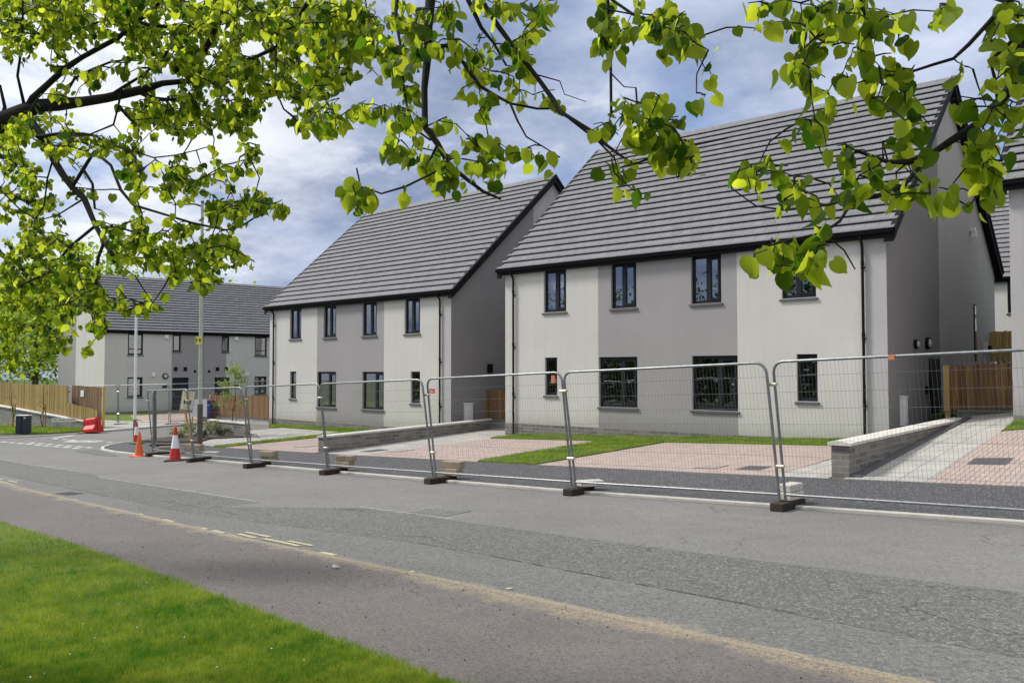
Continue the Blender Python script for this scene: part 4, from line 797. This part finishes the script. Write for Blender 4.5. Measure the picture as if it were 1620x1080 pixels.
class Tree:
    def __init__(s,seed): s.w=MB(); s.nodes=[]; s.r=random.Random(seed); s.P=[];s.D=[];s.N=[];s.S=[]; s.tk=.0034
    def path(s,pts,r0,r1,n=7,wob=.0,step=.12,reg=True):
        Q=smooth_path(pts,step); m=len(Q)
        for q in Q[1:-1]: q+=Vector((s.r.gauss(0,1),s.r.gauss(0,1),s.r.gauss(0,1)))*wob
        rs=[(r0+(r1-r0)*(i/(m-1)))*(1+s.r.uniform(-.1,.14)) for i in range(m)]
        s.w.tube(Q,rs,n)
        if reg: s.nodes+= [tuple(q) for q in Q]
        return Q
    def px(s,pts,d,t0,t1,**kw):
        m=len(pts); ds=d if hasattr(d,'__len__') else (d,d)
        P=[W(x,y,ds[0]+(ds[1]-ds[0])*i/(m-1)) for i,(x,y) in enumerate(pts)]
        if s.nodes:
            A_=np.array(s.nodes); q=A_-np.array(P[0]); dd=np.linalg.norm(q,axis=1); i=int(np.argmin(dd))
            if dd[i]<.45: P[0]=Vector(s.nodes[i])
            else: t0=t0*.3
        return s.path(P,t0/2/FPX*ds[0],t1/2/FPX*ds[1],wob=.004*ds[0]/3,**kw)
    def leaf(s,p,size,dirv=None):
        r=s.r; d=Vector((r.gauss(0,.55),r.gauss(0,.55),-1+r.gauss(0,.35))) if dirv is None else dirv
        a=r.uniform(0,2*math.pi); n=Vector((math.cos(a),math.sin(a),r.gauss(.25,.35)))
        pet=Vector((r.gauss(0,1),r.gauss(0,1),-.8)).normalized()*size*.4
        s.w.tube([p,p+pet],.0009,3,caps=False) if size>.05 else None
        s.P.append(tuple(p+pet)); s.D.append(tuple(d)); s.N.append(tuple(n)); s.S.append(size*r.uniform(.45,1.2))
    def spray(s,tip,nl,size,tw=None,maxlen=9):
        tw=tw or s.tk
        A=np.array(s.nodes); t=np.array(tip); q=A-t; dist=np.linalg.norm(q,axis=1); i=int(np.argmin(dist+.25*np.maximum(0,t[2]-A[:,2])))
        b=Vector(s.nodes[i]); tip=Vector(tip); ln=(tip-b).length; r=s.r
        mid=b.lerp(tip,.5)+Vector((r.gauss(0,.1),r.gauss(0,.1),.10+r.gauss(0,.06)))*ln
        Q=s.path([b,mid,tip],tw*(1+min(3,ln*1.6)),tw*.6,n=4,step=max(.04,ln/5),wob=.01*ln)
        k=len(Q)
        for j in range(nl):
            f=1-(j/max(1,nl))*min(1,.28/max(ln,.05)) if ln>.28 else s.r.uniform(.2,1)
            f=max(0,min(.999,f)); x=f*(k-1); i=int(x); p=Q[i].lerp(Q[min(i+1,k-1)],x-i)
            s.leaf(p+Vector((r.gauss(0,1),r.gauss(0,1),r.gauss(0,1)))*.012,size)
    def cluster(s,cx,cy,rx,ry,n,d,size=.07,jit=.25,per=5):
        r=s.r; k=max(1,int(round(n/per)))
        for _ in range(k):
            while True:
                a,b=r.uniform(-1,1),r.uniform(-1,1)
                if a*a+b*b<1: break
            s.spray(tuple(W(cx+a*rx,cy+b*ry,d*(1+r.uniform(-jit,jit)*.5))),max(1,int(round(n/k))),size)
    def finish(s,name,loc,label,mat,bark=MBARK,cat='tree',group=None,vname='branches'):
        T=empty(name,(0,0,0),0,label,cat,group); s.w.build(vname,bark,T)
        leaves('leaves',s.P,s.D,s.N,s.S,mat,T); return T
# ---- left lime tree: trunk out of frame on the left
A=Tree(3); g=G(-7.4,1.2)
A.path([(-7.4,1.2,g-.1),(-7.42,1.22,g+1.2),(-7.35,1.2,g+2.6),(-7.4,1.25,g+4.5),(-7.3,1.3,g+7)],.24,.09,12,.01)
st=W(-40,205,5.5); A.path([(-7.38,1.22,g+2.7),(W(-150,235,5.6)),st,W(0,193,5.5)],.10,.068,10,.006)
A.px([(0,193),(40,174),(90,162),(130,160),(170,156),(215,146),(262,133),(310,127)],(5.5,5.1),27,8)
A.px([(215,148),(240,157),(262,158),(285,157)],(5.2,5.1),9,4); A.px([(35,170),(75,130),(130,90),(185,58),(240,18),(275,-25)],(5.4,5),11,5)
A.px([(45,178),(75,225),(100,275),(130,315),(152,355),(178,404)],(5.4,4.9),15,6)
A.px([(160,368),(190,385),(215,393),(260,402),(300,401),(322,394)],(4.95,4.7),6,2.5); A.px([(158,370),(155,410),(150,440),(158,468),(200,490),(235,476)],(4.95,4.7),6,2)
A.px([(135,338),(110,390),(75,430),(30,452)],(5,5.2),5,3); A.px([(130,240),(150,243),(173,263),(190,300),(213,322),(253,337),(307,350),(355,362),(382,356),(427,328)],(5.1,4.5),6,2.5)
A.px([(75,225),(60,215),(130,212),(150,215)],(5.3,5.1),7,4); A.px([(-20,45),(50,52),(95,52),(120,52),(145,38),(175,30),(200,28)],(5.6,5.1),9,4)
A.px([(300,112),(318,88),(335,52),(345,30),(365,-5)],(5,4.8),11,6); A.px([(300,110),(350,105),(400,92),(440,76),(467,43),(487,3),(492,-30)],(5,4.3),4,9)
A.px([(433,85),(437,143),(450,170),(480,200)],(4.5,4.3),5,2.5); A.px([(450,75),(468,110),(480,150),(492,168)],(4.5,4.3),5,2.5)
A.px([(137,243),(142,290),(150,330)],(5.1,5),5,3.5); A.px([(180,150),(222,120),(260,90),(290,40)],(5.2,5),6,3); A.px([(100,155),(120,125),(170,98),(200,95)],(5.3,5.1),5,3)
A.px([(28,170),(27,120),(36,60),(36,0)],(5.4,5.2),5,3); A.px([(0,200),(10,170),(0,135)],(5.5,5.5),6,4); A.px([(200,28),(235,40),(280,45),(300,42)],(5.1,5),6,4)
A.px([(185,165),(180,200),(110,215)],(5.2,5.1),4,2); A.px([(205,160),(205,190),(220,198)],(5.2,5.1),6,3)
A.px([(160,220),(200,237),(240,247),(280,247),(330,232)],(5.1,4.6),3,1.5); A.px([(110,255),(60,350),(0,300)],(5.3,5.4),3,2); A.px([(116,312),(90,340),(50,352)],(5.1,5.2),3,1.5)
for c in [(50,20,80,40,300,5.6),(150,15,80,40,300,5.4),(260,20,90,40,320,5.2),(370,25,80,45,320,5),(460,40,60,55,230,4.6),(540,30,60,40,150,4.3),
 (20,80,30,25,50,5.7),(110,50,60,20,70,5.5),(85,95,25,12,14,5.5),(250,70,60,35,130,5.2),(320,85,60,40,150,5),(350,140,70,45,230,5),(410,130,55,45,140,4.8),(470,135,35,50,75,4.6),(500,190,35,22,30,4.4),(520,100,35,40,60,4.4),
 (360,185,55,25,110,4.9),(270,170,50,25,70,5),(230,125,40,20,30,5.1),(150,120,30,12,30,5.3),(95,150,40,12,14,5.4),(60,200,50,20,50,5.4),(120,225,60,22,95,5.2),(180,232,40,16,50,5.1),(235,180,45,25,60,5),(300,205,50,18,40,4.9),(20,230,30,50,90,5.8),
 (205,268,26,12,26,4.9),(275,268,24,12,20,4.7),(300,290,40,22,50,4.7),(340,255,18,12,12,4.6),(372,274,11,8,5,4.4),(410,238,12,22,12,4.3),(385,220,12,16,12,4.5),(395,312,30,18,34,4.5),(350,330,40,20,46,4.7),(445,322,18,14,16,4.4),(240,300,40,20,26,4.8),
 (290,375,75,28,120,4.8),(345,400,38,28,60,4.6),(300,432,40,20,45,4.7),(330,448,20,12,18,4.6),(220,405,50,32,80,4.9),(180,360,40,25,45,5),(130,295,30,18,16,5.1),(395,415,14,5,5,4.5),(368,416,6,8,3,4.5),(232,488,17,10,18,4.7),(205,480,16,8,8,4.8),
 (150,465,45,25,60,5),(120,500,55,22,60,5.2),(165,520,18,12,12,5),(130,553,8,8,3,5),(120,430,50,25,60,5.2),(80,380,50,20,50,5.3)]:
    A.cluster(*(c[:4]+(int(c[4]*2.0)+1,c[5])),size=.044,per=5)
for k in range(30): # the crown above the frame
    A.spray(tuple(W(rnd.uniform(-350,450),rnd.uniform(-420,-60),rnd.uniform(4.2,6.5))),7,.07)
A.finish('lime_tree',None,'lime tree with a thick dark limb reaching in from the left edge of the photo',MLEAF)
# ---- smaller looking lime leaves low at the left, a tree farther along the verge
B_=Tree(5); g=G(-15.5,1.6)
B_.path([(-15.5,1.6,g-.1),(-15.4,1.6,g+2),(-15.5,1.7,g+5),(-15.4,1.7,g+8)],.22,.08,12,.01)
B_.path([(-15.45,1.6,g+2.6),W(-120,330,10.2),W(0,400,9.8),W(60,450,9.4)],.07,.02,8,.02); B_.path([(-15.45,1.6,g+3.4),W(-150,260,10),W(0,300,9.6),W(70,330,9.2)],.08,.02,8,.02); B_.path([(-15.4,1.6,g+2),W(-100,460,10),W(0,500,9.6),W(80,520,9.2)],.06,.015,8,.02)
for c in [(30,270,45,50,170,9.5),(35,345,50,50,260,9.5),(45,415,60,45,270,9.4),(60,470,70,35,260,9.3),(30,530,45,35,130,9.4),(110,455,50,35,110,9.1),(10,560,25,30,40,9.3),(105,395,35,35,50,9.2),(15,205,30,40,110,9.6),(75,320,35,45,110,9.3),(90,540,30,25,60,9.2),(20,470,35,60,140,9.4),(60,380,40,40,120,9.3),(40,580,35,12,30,9.3)]: B_.cluster(*(c[:4]+(int(c[4]*1.35),c[5])),size=.06,per=8,jit=.12)
for k in range(60): B_.spray(tuple(W(rnd.uniform(-420,-20),rnd.uniform(-40,520),rnd.uniform(9,11.5))),9,.08)
B_.finish('lime_tree',None,'lime tree whose small bright leaves fill the left edge above the timber fence',MLEAF)
# ---- right lime tree: trunk out of frame to the right, limbs arching over the camera
C=Tree(9); C.tk=.0025; g=G(1.9,.5); TR=Vector((1.9,.5,g)); top=Vector((1.7,.6,g+4.4))
C.path([TR-Vector((0,0,.1)),TR+Vector((.02,.02,1.5)),TR+Vector((-.05,.05,3)),top,Vector((1.6,.6,g+7))],.22,.1,12,.01)
Rp=TR+Vector((-.05,.05,3.0))
over=Vector((.1,1.2,2.6)); ov2=W(760,-420,2.9)
C.path([top,over,ov2],.09,.05,9,.01); C.path([ov2,W(690,-180,3.1),W(681,0,3.2)],.045,.017,8,.004)
C.px([(681,0),(679,40),(677,79),(672,142),(672,201),(694,230),(713,261),(738,286),(763,301),(792,315)],(3.2,3.0),15,4)
C.px([(676,262),(667,280),(637,294),(606,304),(584,299),(568,300)],(3.1,2.95),4,2.5); C.px([(568,300),(567,285),(564,266)],2.95,3,2.5); C.px([(700,245),(676,262)],3.1,4,4)
C.path([ov2,W(660,-200,3.5),W(628,0,3.4)],.03,.01,6,.004); C.px([(628,0),(628,31),(633,79),(637,135),(644,176),(659,205),(681,222)],(3.4,3.1),6,3)
C.px([(672,60),(675,72),(707,72),(732,101),(757,135),(782,151),(807,164),(851,168),(880,172)],(3.2,3.0),8,3); C.px([(807,164),(820,189),(833,217),(858,233),(886,249)],(3,2.9),4,1.6)
C.path([ov2,W(750,-150,3.1),W(738,-5,3.1)],.03,.012,6,.004); C.px([(738,-5),(763,41),(782,72),(801,104)],3.1,7,3)
C.px([(750,-60),(760,-5),(792,47),(820,85),(842,116),(874,161),(884,175),(908,193),(935,207),(958,228),(979,249),(1000,258),(1024,255),(1053,240),(1086,231),(1151,219)],(3.1,2.7),9,2); C.path([ov2,W(750,-60,3.1)],.03,.012,6,.004)
C.px([(845,130),(880,170),(905,190),(945,222),(972,250)],(3.05,2.85),6,3)
C.path([over,W(980,-300,2.8),W(961,-5,2.8)],.04,.012,7,.004); C.px([(961,-5),(966,59),(967,119),(967,178)],2.8,6,4); C.px([(967,10),(1000,21),(1033,33),(1068,44),(1098,71),(1116,110)],(2.8,2.6),5,1.5); C.px([(970,136),(990,139),(1006,139)],2.8,2.5,1.6)
C.px([(967,162),(985,172),(1010,182)],2.8,4,2); C.px([(851,118),(885,130),(893,150),(927,161)],(3,2.9),2.5,1.2)
Re=W(1700,-40,2.2); C.path([Rp,Vector((1.2,1.0,1.6)),Re,W(1640,30,2.2)],.06,.024,8,.005)
C.px([(1640,30),(1615,85),(1597,140),(1579,162),(1549,196),(1502,226),(1472,243),(1438,256),(1404,256),(1353,238)],(2.2,2.35),24,5)
C.px([(1472,243),(1464,256),(1430,290),(1396,307),(1353,315),(1327,349),(1302,371),(1251,379)],(2.3,2.2),9,3); C.px([(1353,315),(1310,324),(1242,332),(1195,324),(1157,298)],(2.25,2.3),4.5,2)
C.px([(1315,371),(1336,400),(1353,426)],2.2,3,2); C.px([(1562,43),(1566,98),(1574,128),(1579,162)],(2.3,2.3),6,6)
C.path([top,W(1640,-220,2.2),W(1596,0,2.3)],.03,.012,7,.004); C.px([(1596,0),(1566,34),(1536,68),(1506,89),(1476,102),(1438,115)],(2.3,2.4),8,4)
C.path([over,W(1400,-250,2.4),W(1361,-5,2.4)],.03,.01,7,.004); C.px([(1361,-5),(1370,34),(1383,89)],2.4,5,3); C.px([(1361,0),(1340,40),(1290,60)],2.4,5,3); C.px([(1410,190),(1400,225),(1397,250)],2.35,3,3.5); C.px([(1438,115),(1385,122),(1345,135)],(2.4,2.35),4,2); C.px([(1545,210),(1535,260),(1500,300)],2.3,4,2)
C.px([(1540,165),(1520,150),(1490,165)],2.3,2.5,1.5)
for c in [(540,50,60,42,150,3.9),(610,95,30,35,45,3.5),(520,110,35,30,60,4),(645,45,25,40,40,3.3),(655,95,22,28,22,3.2),(500,175,25,22,24,3.7),(535,190,18,12,12,3.5),(575,180,14,22,14,3.4),(615,172,16,14,10,3.3),(640,185,25,20,18,3.2),(655,150,16,14,8,3.2),
 (632,228,22,16,14,3.1),(655,245,14,12,8,3.1),(672,262,18,16,9,3.1),(700,262,22,20,22,3.1),(712,285,12,10,6,3.05),(717,190,10,14,4,3.1),(750,235,26,16,16,3.05),(780,245,18,20,13,3),(792,272,10,14,7,3),(700,20,35,25,36,3.2),(720,75,25,22,18,3.2),(745,95,22,18,14,3.1),(762,122,14,16,7,3.1),(760,165,11,16,5,3.05),(778,150,10,14,4,3.05),(725,142,5,6,3,3.1),
 (790,85,35,30,24,3.1),(825,75,22,24,16,3.1),(845,38,16,14,9,3),(800,122,14,12,6,3.05),(832,150,13,12,7,3),(868,145,9,16,5,3),(778,12,35,14,20,3.1),(860,5,30,8,12,3),(820,240,9,10,3,2.95),(846,260,14,12,5,2.9),(570,312,18,16,18,2.95),(640,302,4,7,2,3),
 (950,35,14,26,12,2.8),(975,55,22,22,14,2.8),(1010,15,35,16,24,2.8),(1050,40,30,32,30,2.7),(1090,45,18,28,14,2.65),(1055,75,20,12,8,2.7),(955,85,12,16,7,2.8),(1108,82,12,8,4,2.6),(1110,135,15,20,7,2.6),
 (1010,160,28,26,18,2.8),(1040,195,36,36,38,2.7),(985,200,18,18,11,2.8),(946,205,14,18,5,2.85),(1080,220,16,26,11,2.7),(975,258,18,20,10,2.75),(1000,288,12,12,5,2.7),(1068,262,28,24,20,2.65),(1050,225,25,18,14,2.7),
 (1235,48,18,18,9,2.5),(1262,85,22,25,12,2.35),(1295,60,28,28,15,2.3),(1300,18,35,16,18,2.4),(1350,28,32,26,20,2.4),(1400,18,26,14,12,2.4),(1275,108,16,12,4,2.15),(1410,52,18,22,10,2.4),(1335,85,20,16,7,2.35),(1420,108,22,20,12,2.4),(1335,122,14,12,4,2.3),
 (1295,140,12,20,8,2.3),(1280,188,12,26,9,2.3),(1302,170,10,12,4,2.3),(1380,150,14,22,8,2.35),(1420,155,22,18,11,2.35),(1452,190,18,16,9,2.3),(1425,218,16,10,6,2.3),(1480,8,16,8,4,2.1),(1497,14,14,10,3,2.1),(1530,105,14,8,3,2.35),(1570,48,20,16,8,2.3),(1602,28,16,26,12,2.25),(1592,88,16,18,8,2.25),
 (1600,128,20,26,13,2.2),(1540,158,22,16,9,2.3),(1600,178,20,20,11,2.2),(1570,205,18,16,8,2.25),(1560,245,22,22,13,2.25),(1582,275,16,16,8,2.2),(1525,240,16,16,7,2.3),(1540,318,11,12,5,2.25),(1576,318,6,7,1,2.2),(1320,240,20,12,8,2.3),(1355,258,22,16,11,2.3),(1200,262,20,10,8,2.3),(1192,288,12,16,7,2.3),
 (1235,275,18,12,6,2.3),(1250,300,10,16,5,2.3),(1275,285,22,12,9,2.3),(1290,345,12,12,3,2.2),(1280,318,12,10,4,2.25),(1340,302,18,10,6,2.25),(1392,275,22,18,11,2.25),(1420,298,16,16,9,2.25),(1465,288,18,16,9,2.25),(1488,305,8,8,3,2.25),(1440,262,14,12,5,2.3),
 (1212,408,16,15,9,2.15),(1235,388,16,10,7,2.2),(1270,398,20,14,10,2.2),(1278,422,14,12,6,2.15),(1300,392,10,12,4,2.2),(1240,412,14,12,5,2.15),(1195,5,20,6,6,2.6)]:
    C.cluster(*(c[:2]+(c[2]*1.2+3,c[3]*1.15+2)+(int(c[4]*1.3)+1,c[5])),size=.049,jit=.14,per=2.6)
for k in range(36): C.spray(tuple(W(rnd.uniform(450,1750),rnd.uniform(-620,-70),rnd.uniform(2.3,4.2))),7,.075)
C.finish('lime_tree',None,'lime tree whose leafy twigs hang from the top and right edges of the photo',MLEAF)
# ------------------------------------------------------------------ free-standing trees
def cross_tmpl():
    V=[(0,0,0),(.45,.34,.08),(1.05,0,-.1),(.45,-.34,.08)]; return np.array(V,float),np.array([(0,3,2),(0,2,1)])
CT=cross_tmpl()
def tree(name,x,y,h,rad,label,n,mat,bark=MBARK2,size=.3,trunk=.22,seed=1,z0=None,low=.28,group=None,cat='tree',shape=1.):
    r=random.Random(seed); z=G(x,y) if z0 is None else z0; T=empty(name,(x,y,z),0,label,cat,group)
    w=MB(); ends=[]; tp=[Vector((r.gauss(0,.03)*i,r.gauss(0,.03)*i,-.1+h*.85*i/6)) for i in range(7)]
    w.tube(tp,[trunk*(1-.13*i) for i in range(7)],10)
    for i in range(int(16 if h>3 else 9)):
        f=r.uniform(low,.85); b=Vector((0,0,0)); b=tp[int(f*6)].lerp(tp[min(6,int(f*6)+1)],f*6-int(f*6)); a=r.uniform(0,6.283)
        ln=rad*r.uniform(.6,1.)*(1.15-abs(f-.5)*shape); e=b+Vector((math.cos(a)*ln,math.sin(a)*ln,ln*r.uniform(.2,.9)))
        m=b.lerp(e,.5)+Vector((0,0,-.08*ln)); w.tube([b,m,e],[trunk*.35*(1.1-f),trunk*.2*(1.1-f),trunk*.05],5); ends+=[e,m.lerp(e,.5)]
        for _ in range(3):
            e2=e+Vector((r.gauss(0,1),r.gauss(0,1),r.gauss(.3,.8)))*rad*.28; w.tube([m.lerp(e,r.random()),e2],[trunk*.08,trunk*.03],4); ends.append(e2)
    ends.append(tp[-1]+Vector((0,0,h*.1)))
    w.build('trunk',bark,T); k=len(ends); P=[];
    cl=[r.uniform(.14,.3)*rad for _ in ends]
    for i in range(n):
        j=r.randrange(k); v=Vector((r.gauss(0,1),r.gauss(0,1),r.gauss(0,.8)))*cl[j]; P.append(tuple(ends[j]+v))
    D=[(r.gauss(0,1),r.gauss(0,1),-.6+r.gauss(0,.6)) for _ in P]; Nn=[(r.gauss(0,.6),r.gauss(0,.6),1) for _ in P]; S_=[size*r.uniform(.6,1.3) for _ in P]
    leaves('crown',P,D,Nn,S_,mat,T,tmpl=CT); return T
for i,(x,y,h,rd,lab,m,sz) in enumerate([(-84,30,13,6,'dark trunked tree behind the left timber fence',MLEAFB,.42),(-96,37,15,6,'tall yellow-green tree far behind the left fence',MLEAFB,.5),(-74,20,8,4.5,'leafy tree at the far left edge behind the fence',MLEAFB,.30),
  (-92,48,14,6,'pale tree rising beside the farthest house roof',MLEAFB,.5),(-110,30,12,6,'distant tree low on the left horizon',MLEAFD,.5),(-80,38,6.5,3.5,'bright bushy shrub-like tree against the farthest house wall',MLEAFB,.3)]):
    tree('tree',x,y,h,rd,lab,(4200 if x>-90 else 8000),m,size=sz,trunk=.32,seed=20+i,low=.12,group='trees behind the left fence')
for i,x in enumerate((-66,-56,-47,-38,-30,-22,-13,-4)):
    tree('roadside_tree',x,-17-3*(i%2),8.6+1.5*((i*7)%3)*.6,4.2,'round leafy tree standing in the park behind the viewer, mirrored in the windows',3500,MLEAFD,size=.42,trunk=.3,seed=60+i,low=.1,group='park trees mirrored in the windows')
pp=[];dd_=[]
for i in range(26000):
    x=rnd.uniform(-90,10); y=-27-rnd.uniform(0,3); z=rnd.uniform(0,5.0+.8*math.sin(x*.35)+.5*math.sin(x*.9)); pp.append((x,y,G(x,0)+z)); dd_.append((rnd.gauss(0,1),rnd.gauss(0,1),rnd.gauss(0,.6)))
leaves('woodland_edge',pp,dd_,[(rnd.gauss(0,1),rnd.gauss(.6,1),rnd.gauss(.4,.6)) for _ in pp],[rnd.uniform(.35,.7) for _ in pp],MLEAFD,None,tmpl=CT,label='dense leafy edge of the park behind the viewer, mirrored in the ground floor windows',kind='stuff')
# saplings with stakes
def sapling(px,py,h,lab,leafy,rad=.35,seed=1,matl=MLEAFS):
    p=gp(px,py); T=tree('staked_sapling',p.x,p.y,h,rad,lab,leafy,matl,MBARK2,size=.075 if leafy>300 else .06,trunk=.028,seed=seed,low=.35)
    for s in (-1,1): MB().cyl(s*.14,.05,-.1,1.25,.03,n=8).build('stake',MTIM,T)
    MB().box(-.15,.15,.02,.045,1.02,1.07).build('tie',MFOOTB,T); return T
sapling(368,690,3.7,'staked young street tree with pale leaves before the farthest house',1300,.48,3,MLEAFP)
sapling(20,677,2.6,'thin staked sapling behind the dark cabinet',60,.4,4,MLEAFD); sapling(68,678,2.6,'thin staked sapling between the cabinet and the street name sign',60,.4,5,MLEAFD)
# shrubs
def shrub(x,y,r_,h,mat,lab,n,seed):
    r=random.Random(seed); z=G(x,y)+.07; T=empty('shrub',(x,y,z),0,lab,'shrub','shrubs in the planting bed'); P=[];D=[];w=MB()
    for i in range(14):
        a=r.uniform(0,6.283); e=Vector((math.cos(a)*r_*r.uniform(.3,1),math.sin(a)*r_*r.uniform(.3,1),h*r.uniform(.5,1))); w.tube([(0,0,0),e*.5+Vector((0,0,.05)),e],[.008,.005,.002],4)
        for k in range(n//14):
            t=r.uniform(.3,1.05); v=e*t+Vector((r.gauss(0,.05),r.gauss(0,.05),r.gauss(0,.04))); P.append(tuple(v)); D.append((e.x+r.gauss(0,.3),e.y+r.gauss(0,.3),.3+r.gauss(0,.3)))
    w.build('stems',MBARK2,T); leaves('foliage',P,D,[(r.gauss(0,.5),r.gauss(0,.5),1) for _ in P],[.09*r.uniform(.6,1.2) for _ in P],mat,T,tmpl=CT)
for i,(px,py,r_,h,mt,lb) in enumerate([(333,684,.45,.62,MLEAFY,'yellow-green shrub right of the lamp column'),(302,686,.4,.6,MLEAFY,'yellow-green shrub left of the lamp column'),(352,687,.35,.3,MLEAFD,'low dark shrub right of the yellow shrub'),(372,685,.4,.38,MLEAFS,'silvery low shrub beneath the staked tree'),(388,684,.35,.3,MLEAFS,'silvery low shrub at the right end of the bed'),(283,690,.4,.35,MLEAFY,'small yellow shrub near the tall cone'),(362,681,.4,.42,MLEAFS,'silvery shrub against the short brick wall'),(318,690,.3,.25,MLEAFD,'low dark shrub at the foot of the lamp column'),(345,680,.35,.4,MLEAFD,'dark shrub against the short brick wall')]):
    p=gp(px,py+5); shrub(p.x,p.y,r_,h,mt,lb,300,40+i)
# ------------------------------------------------------------------ distant bungalow at far left
T=empty('bungalow',(-118,47,G(-118,47)),.9,'distant beige-roofed building glimpsed behind the left fence','house')
MB().box(0,16,0,8,0,3.0).build('wall',plain('sage wall',(.32,.40,.36),.9),T); MB().add([(-.5,-.5,2.9),(16.5,-.5,2.9),(16.5,8.5,2.9),(-.5,8.5,2.9),(-.5,4,5.6),(16.5,4,5.6)],[(0,1,5,4),(2,3,4,5),(0,4,3),(1,2,5)]).build('roof',plain('sandy roof',(.42,.34,.24),.9),T)
for u in (2,6,10,13): MB().box(u,u+1.4,-.03,-.002,1,2.2).build('window',MFR,T)
# ------------------------------------------------------------------ grass blades
def blades(name,pts,h,w,label,fn=G,off=.03):
    P=np.array(pts); n=len(P); a=NR.rand(n)*6.283; lean=NR.rand(n)*.8; la=NR.rand(n)*6.283; cl=.5+.5*np.sin(P[:,0]*19+3*np.sin(P[:,1]*11))*np.sin(P[:,1]*23+3*np.sin(P[:,0]*13)); hh=h*(.35+NR.rand(n)*.8)*(.6+.9*cl); ww=w*(.6+.8*NR.rand(n))
    dx=np.cos(a)*ww/2; dy=np.sin(a)*ww/2; z=np.array([fn(x,y)+off for x,y in P]); tx=P[:,0]+np.cos(la)*lean*hh; ty=P[:,1]+np.sin(la)*lean*hh; tz=z+hh*np.sqrt(np.maximum(.15,1-lean**2*.6))
    V=np.empty((n,3,3)); V[:,0]=np.c_[P[:,0]-dx,P[:,1]-dy,z]; V[:,1]=np.c_[P[:,0]+dx,P[:,1]+dy,z]; V[:,2]=np.c_[tx,ty,tz]
    from mathutils import noise as mn
    nz=np.array([.5+.55*mn.noise((x*1.3,y*1.3,0))+.5*mn.noise((x*4.5,y*4.5,5))+.35*mn.noise((x*15,y*15,9)) for x,y in P]); t=np.clip(.85*nz+.3*NR.rand(n)+.25*(1-cl)-.25,0,1)
    return mesh_np(name,V.reshape(-1,3),np.arange(n*3).reshape(-1,3),MBLADE,None,t,smooth=False,label=label,kind='stuff')
pts=[]
while len(pts)<140000: # denser close to the camera
    px=rnd.uniform(-60,900); py=rnd.uniform(805,1180)
    r=ray(px,py); t=-1.75/r[2] if r[2]<0 else 99
    q=r*t
    for _ in range(3): t*= (G(q[0],q[1]))/q[2] if q[2]<0 else 1; q=r*t
    q=q+np.array([rnd.gauss(0,.04),rnd.gauss(0,.04),0])
    if q[1]<vg(q[0])+.01+rnd.uniform(-.05,.05) and q[0]>-40: pts.append((q[0],q[1]))
blades('grass',pts,.045,.0055,'short mown grass of the near verge')
def inpoly(x,y,p):
    c=False; j=len(p)-1
    for i in range(len(p)):
        if (p[i][1]>y)!=(p[j][1]>y) and x<(p[j][0]-p[i][0])*(y-p[i][1])/(p[j][1]-p[i][1])+p[i][0]: c=not c
        j=i
    return c
def fill(poly,n):
    xs=[p[0] for p in poly]; ys=[p[1] for p in poly]; o=[]
    while len(o)<n:
        x,y=rnd.uniform(min(xs)-.03,max(xs)+.03),rnd.uniform(min(ys)-.04,max(ys)+.04)
        if inpoly(x,y,poly): o.append((x+rnd.gauss(0,.02),y+rnd.gauss(0,.02)))
    return o
blades('grass',fill([(-14.2,15.02),(-12.3,14.95),(-12.3,20.5),(-6.9,20.45),(-6.9,22.0),(-18.9,22.0),(-18.9,20.6),(-14.4,20.5)],45000),.055,.012,'fresh lawn grass before the largest house',off=.04)
blades('grass',fill([(-27.3,15.5),(-26.6,15.5),(-26.6,20.9),(-21.95,20.6),(-22.4,22.65),(-35.4,23.05),(-34.2,22.2),(-27.7,21.6)],25000),.06,.018,'fresh lawn grass before the middle house',off=.04)
blades('grass',fill([(-41.3,17.7),(-41.6,15.4),(-44,14.3),(-50,14.5),(-56,15),(-54,16.4),(-51.6,16.75),(-43.5,17.85)],14000),.07,.025,'lawn grass below the left retaining wall',off=.055)
blades('grass',fill([(-4.0,20.405),(-1,20.4),(-1,22),(-4.1,22)],5000),.055,.012,'small patch of lawn at the right edge',G2,.045)
# specks: daisies on the verge, grit on the path
m=MB()
for i in range(46):
    x=rnd.uniform(-12,-3); y=rnd.uniform(1.2,vg(x)-.15); z=G(x,y)+.06; s=rnd.uniform(.005,.009); m.add([(x+s*math.cos(a),y+s*math.sin(a),z+.004*(a%2)) for a in (0,1.05,2.1,3.14,4.2,5.2)],[(0,1,2,3,4,5)])
m.build('daisies',MWHITE,label='tiny white daisies scattered over the mown verge',kind='stuff')
m=MB()
for i in range(420):
    x=rnd.uniform(-14,-1.5); y=rnd.choice([rnd.uniform(vg(x)+.05,nk(x)-.1),nk(x)-abs(rnd.gauss(0,.25))-.1,nk(x)+abs(rnd.gauss(0,.25))+.03]); on=y<nk(x); z=G(x,y)+(.014 if on else -.028); s=rnd.uniform(.004,.012)
    v=[(x+rnd.uniform(.6,1.2)*s*math.cos(a),y+rnd.uniform(.6,1.2)*s*math.sin(a),z) for a in (0,1.57,3.14,4.7)]+[(x,y,z+s*.9)]; m.add(v,[(0,1,4),(1,2,4),(2,3,4),(3,0,4)],0 if rnd.random()<.6 else 1)
m.build('grit',[MKERB2,MSOIL],label='loose grit and crumbs along the near kerb',kind='stuff')
p=gp(531,896,.03); MB().hexa([(p.x-.04,p.y-.02,p.z),(p.x+.035,p.y-.025,p.z),(p.x+.04,p.y+.02,p.z),(p.x-.03,p.y+.025,p.z)],[(p.x-.025,p.y-.01,p.z+.02),(p.x+.02,p.y-.012,p.z+.028),(p.x+.02,p.y+.01,p.z+.024),(p.x-.02,p.y+.012,p.z+.018)]).build('pebble',MCOP,label='single pale pebble on the near footpath by the kerb',cat='stone')
PANIN=None
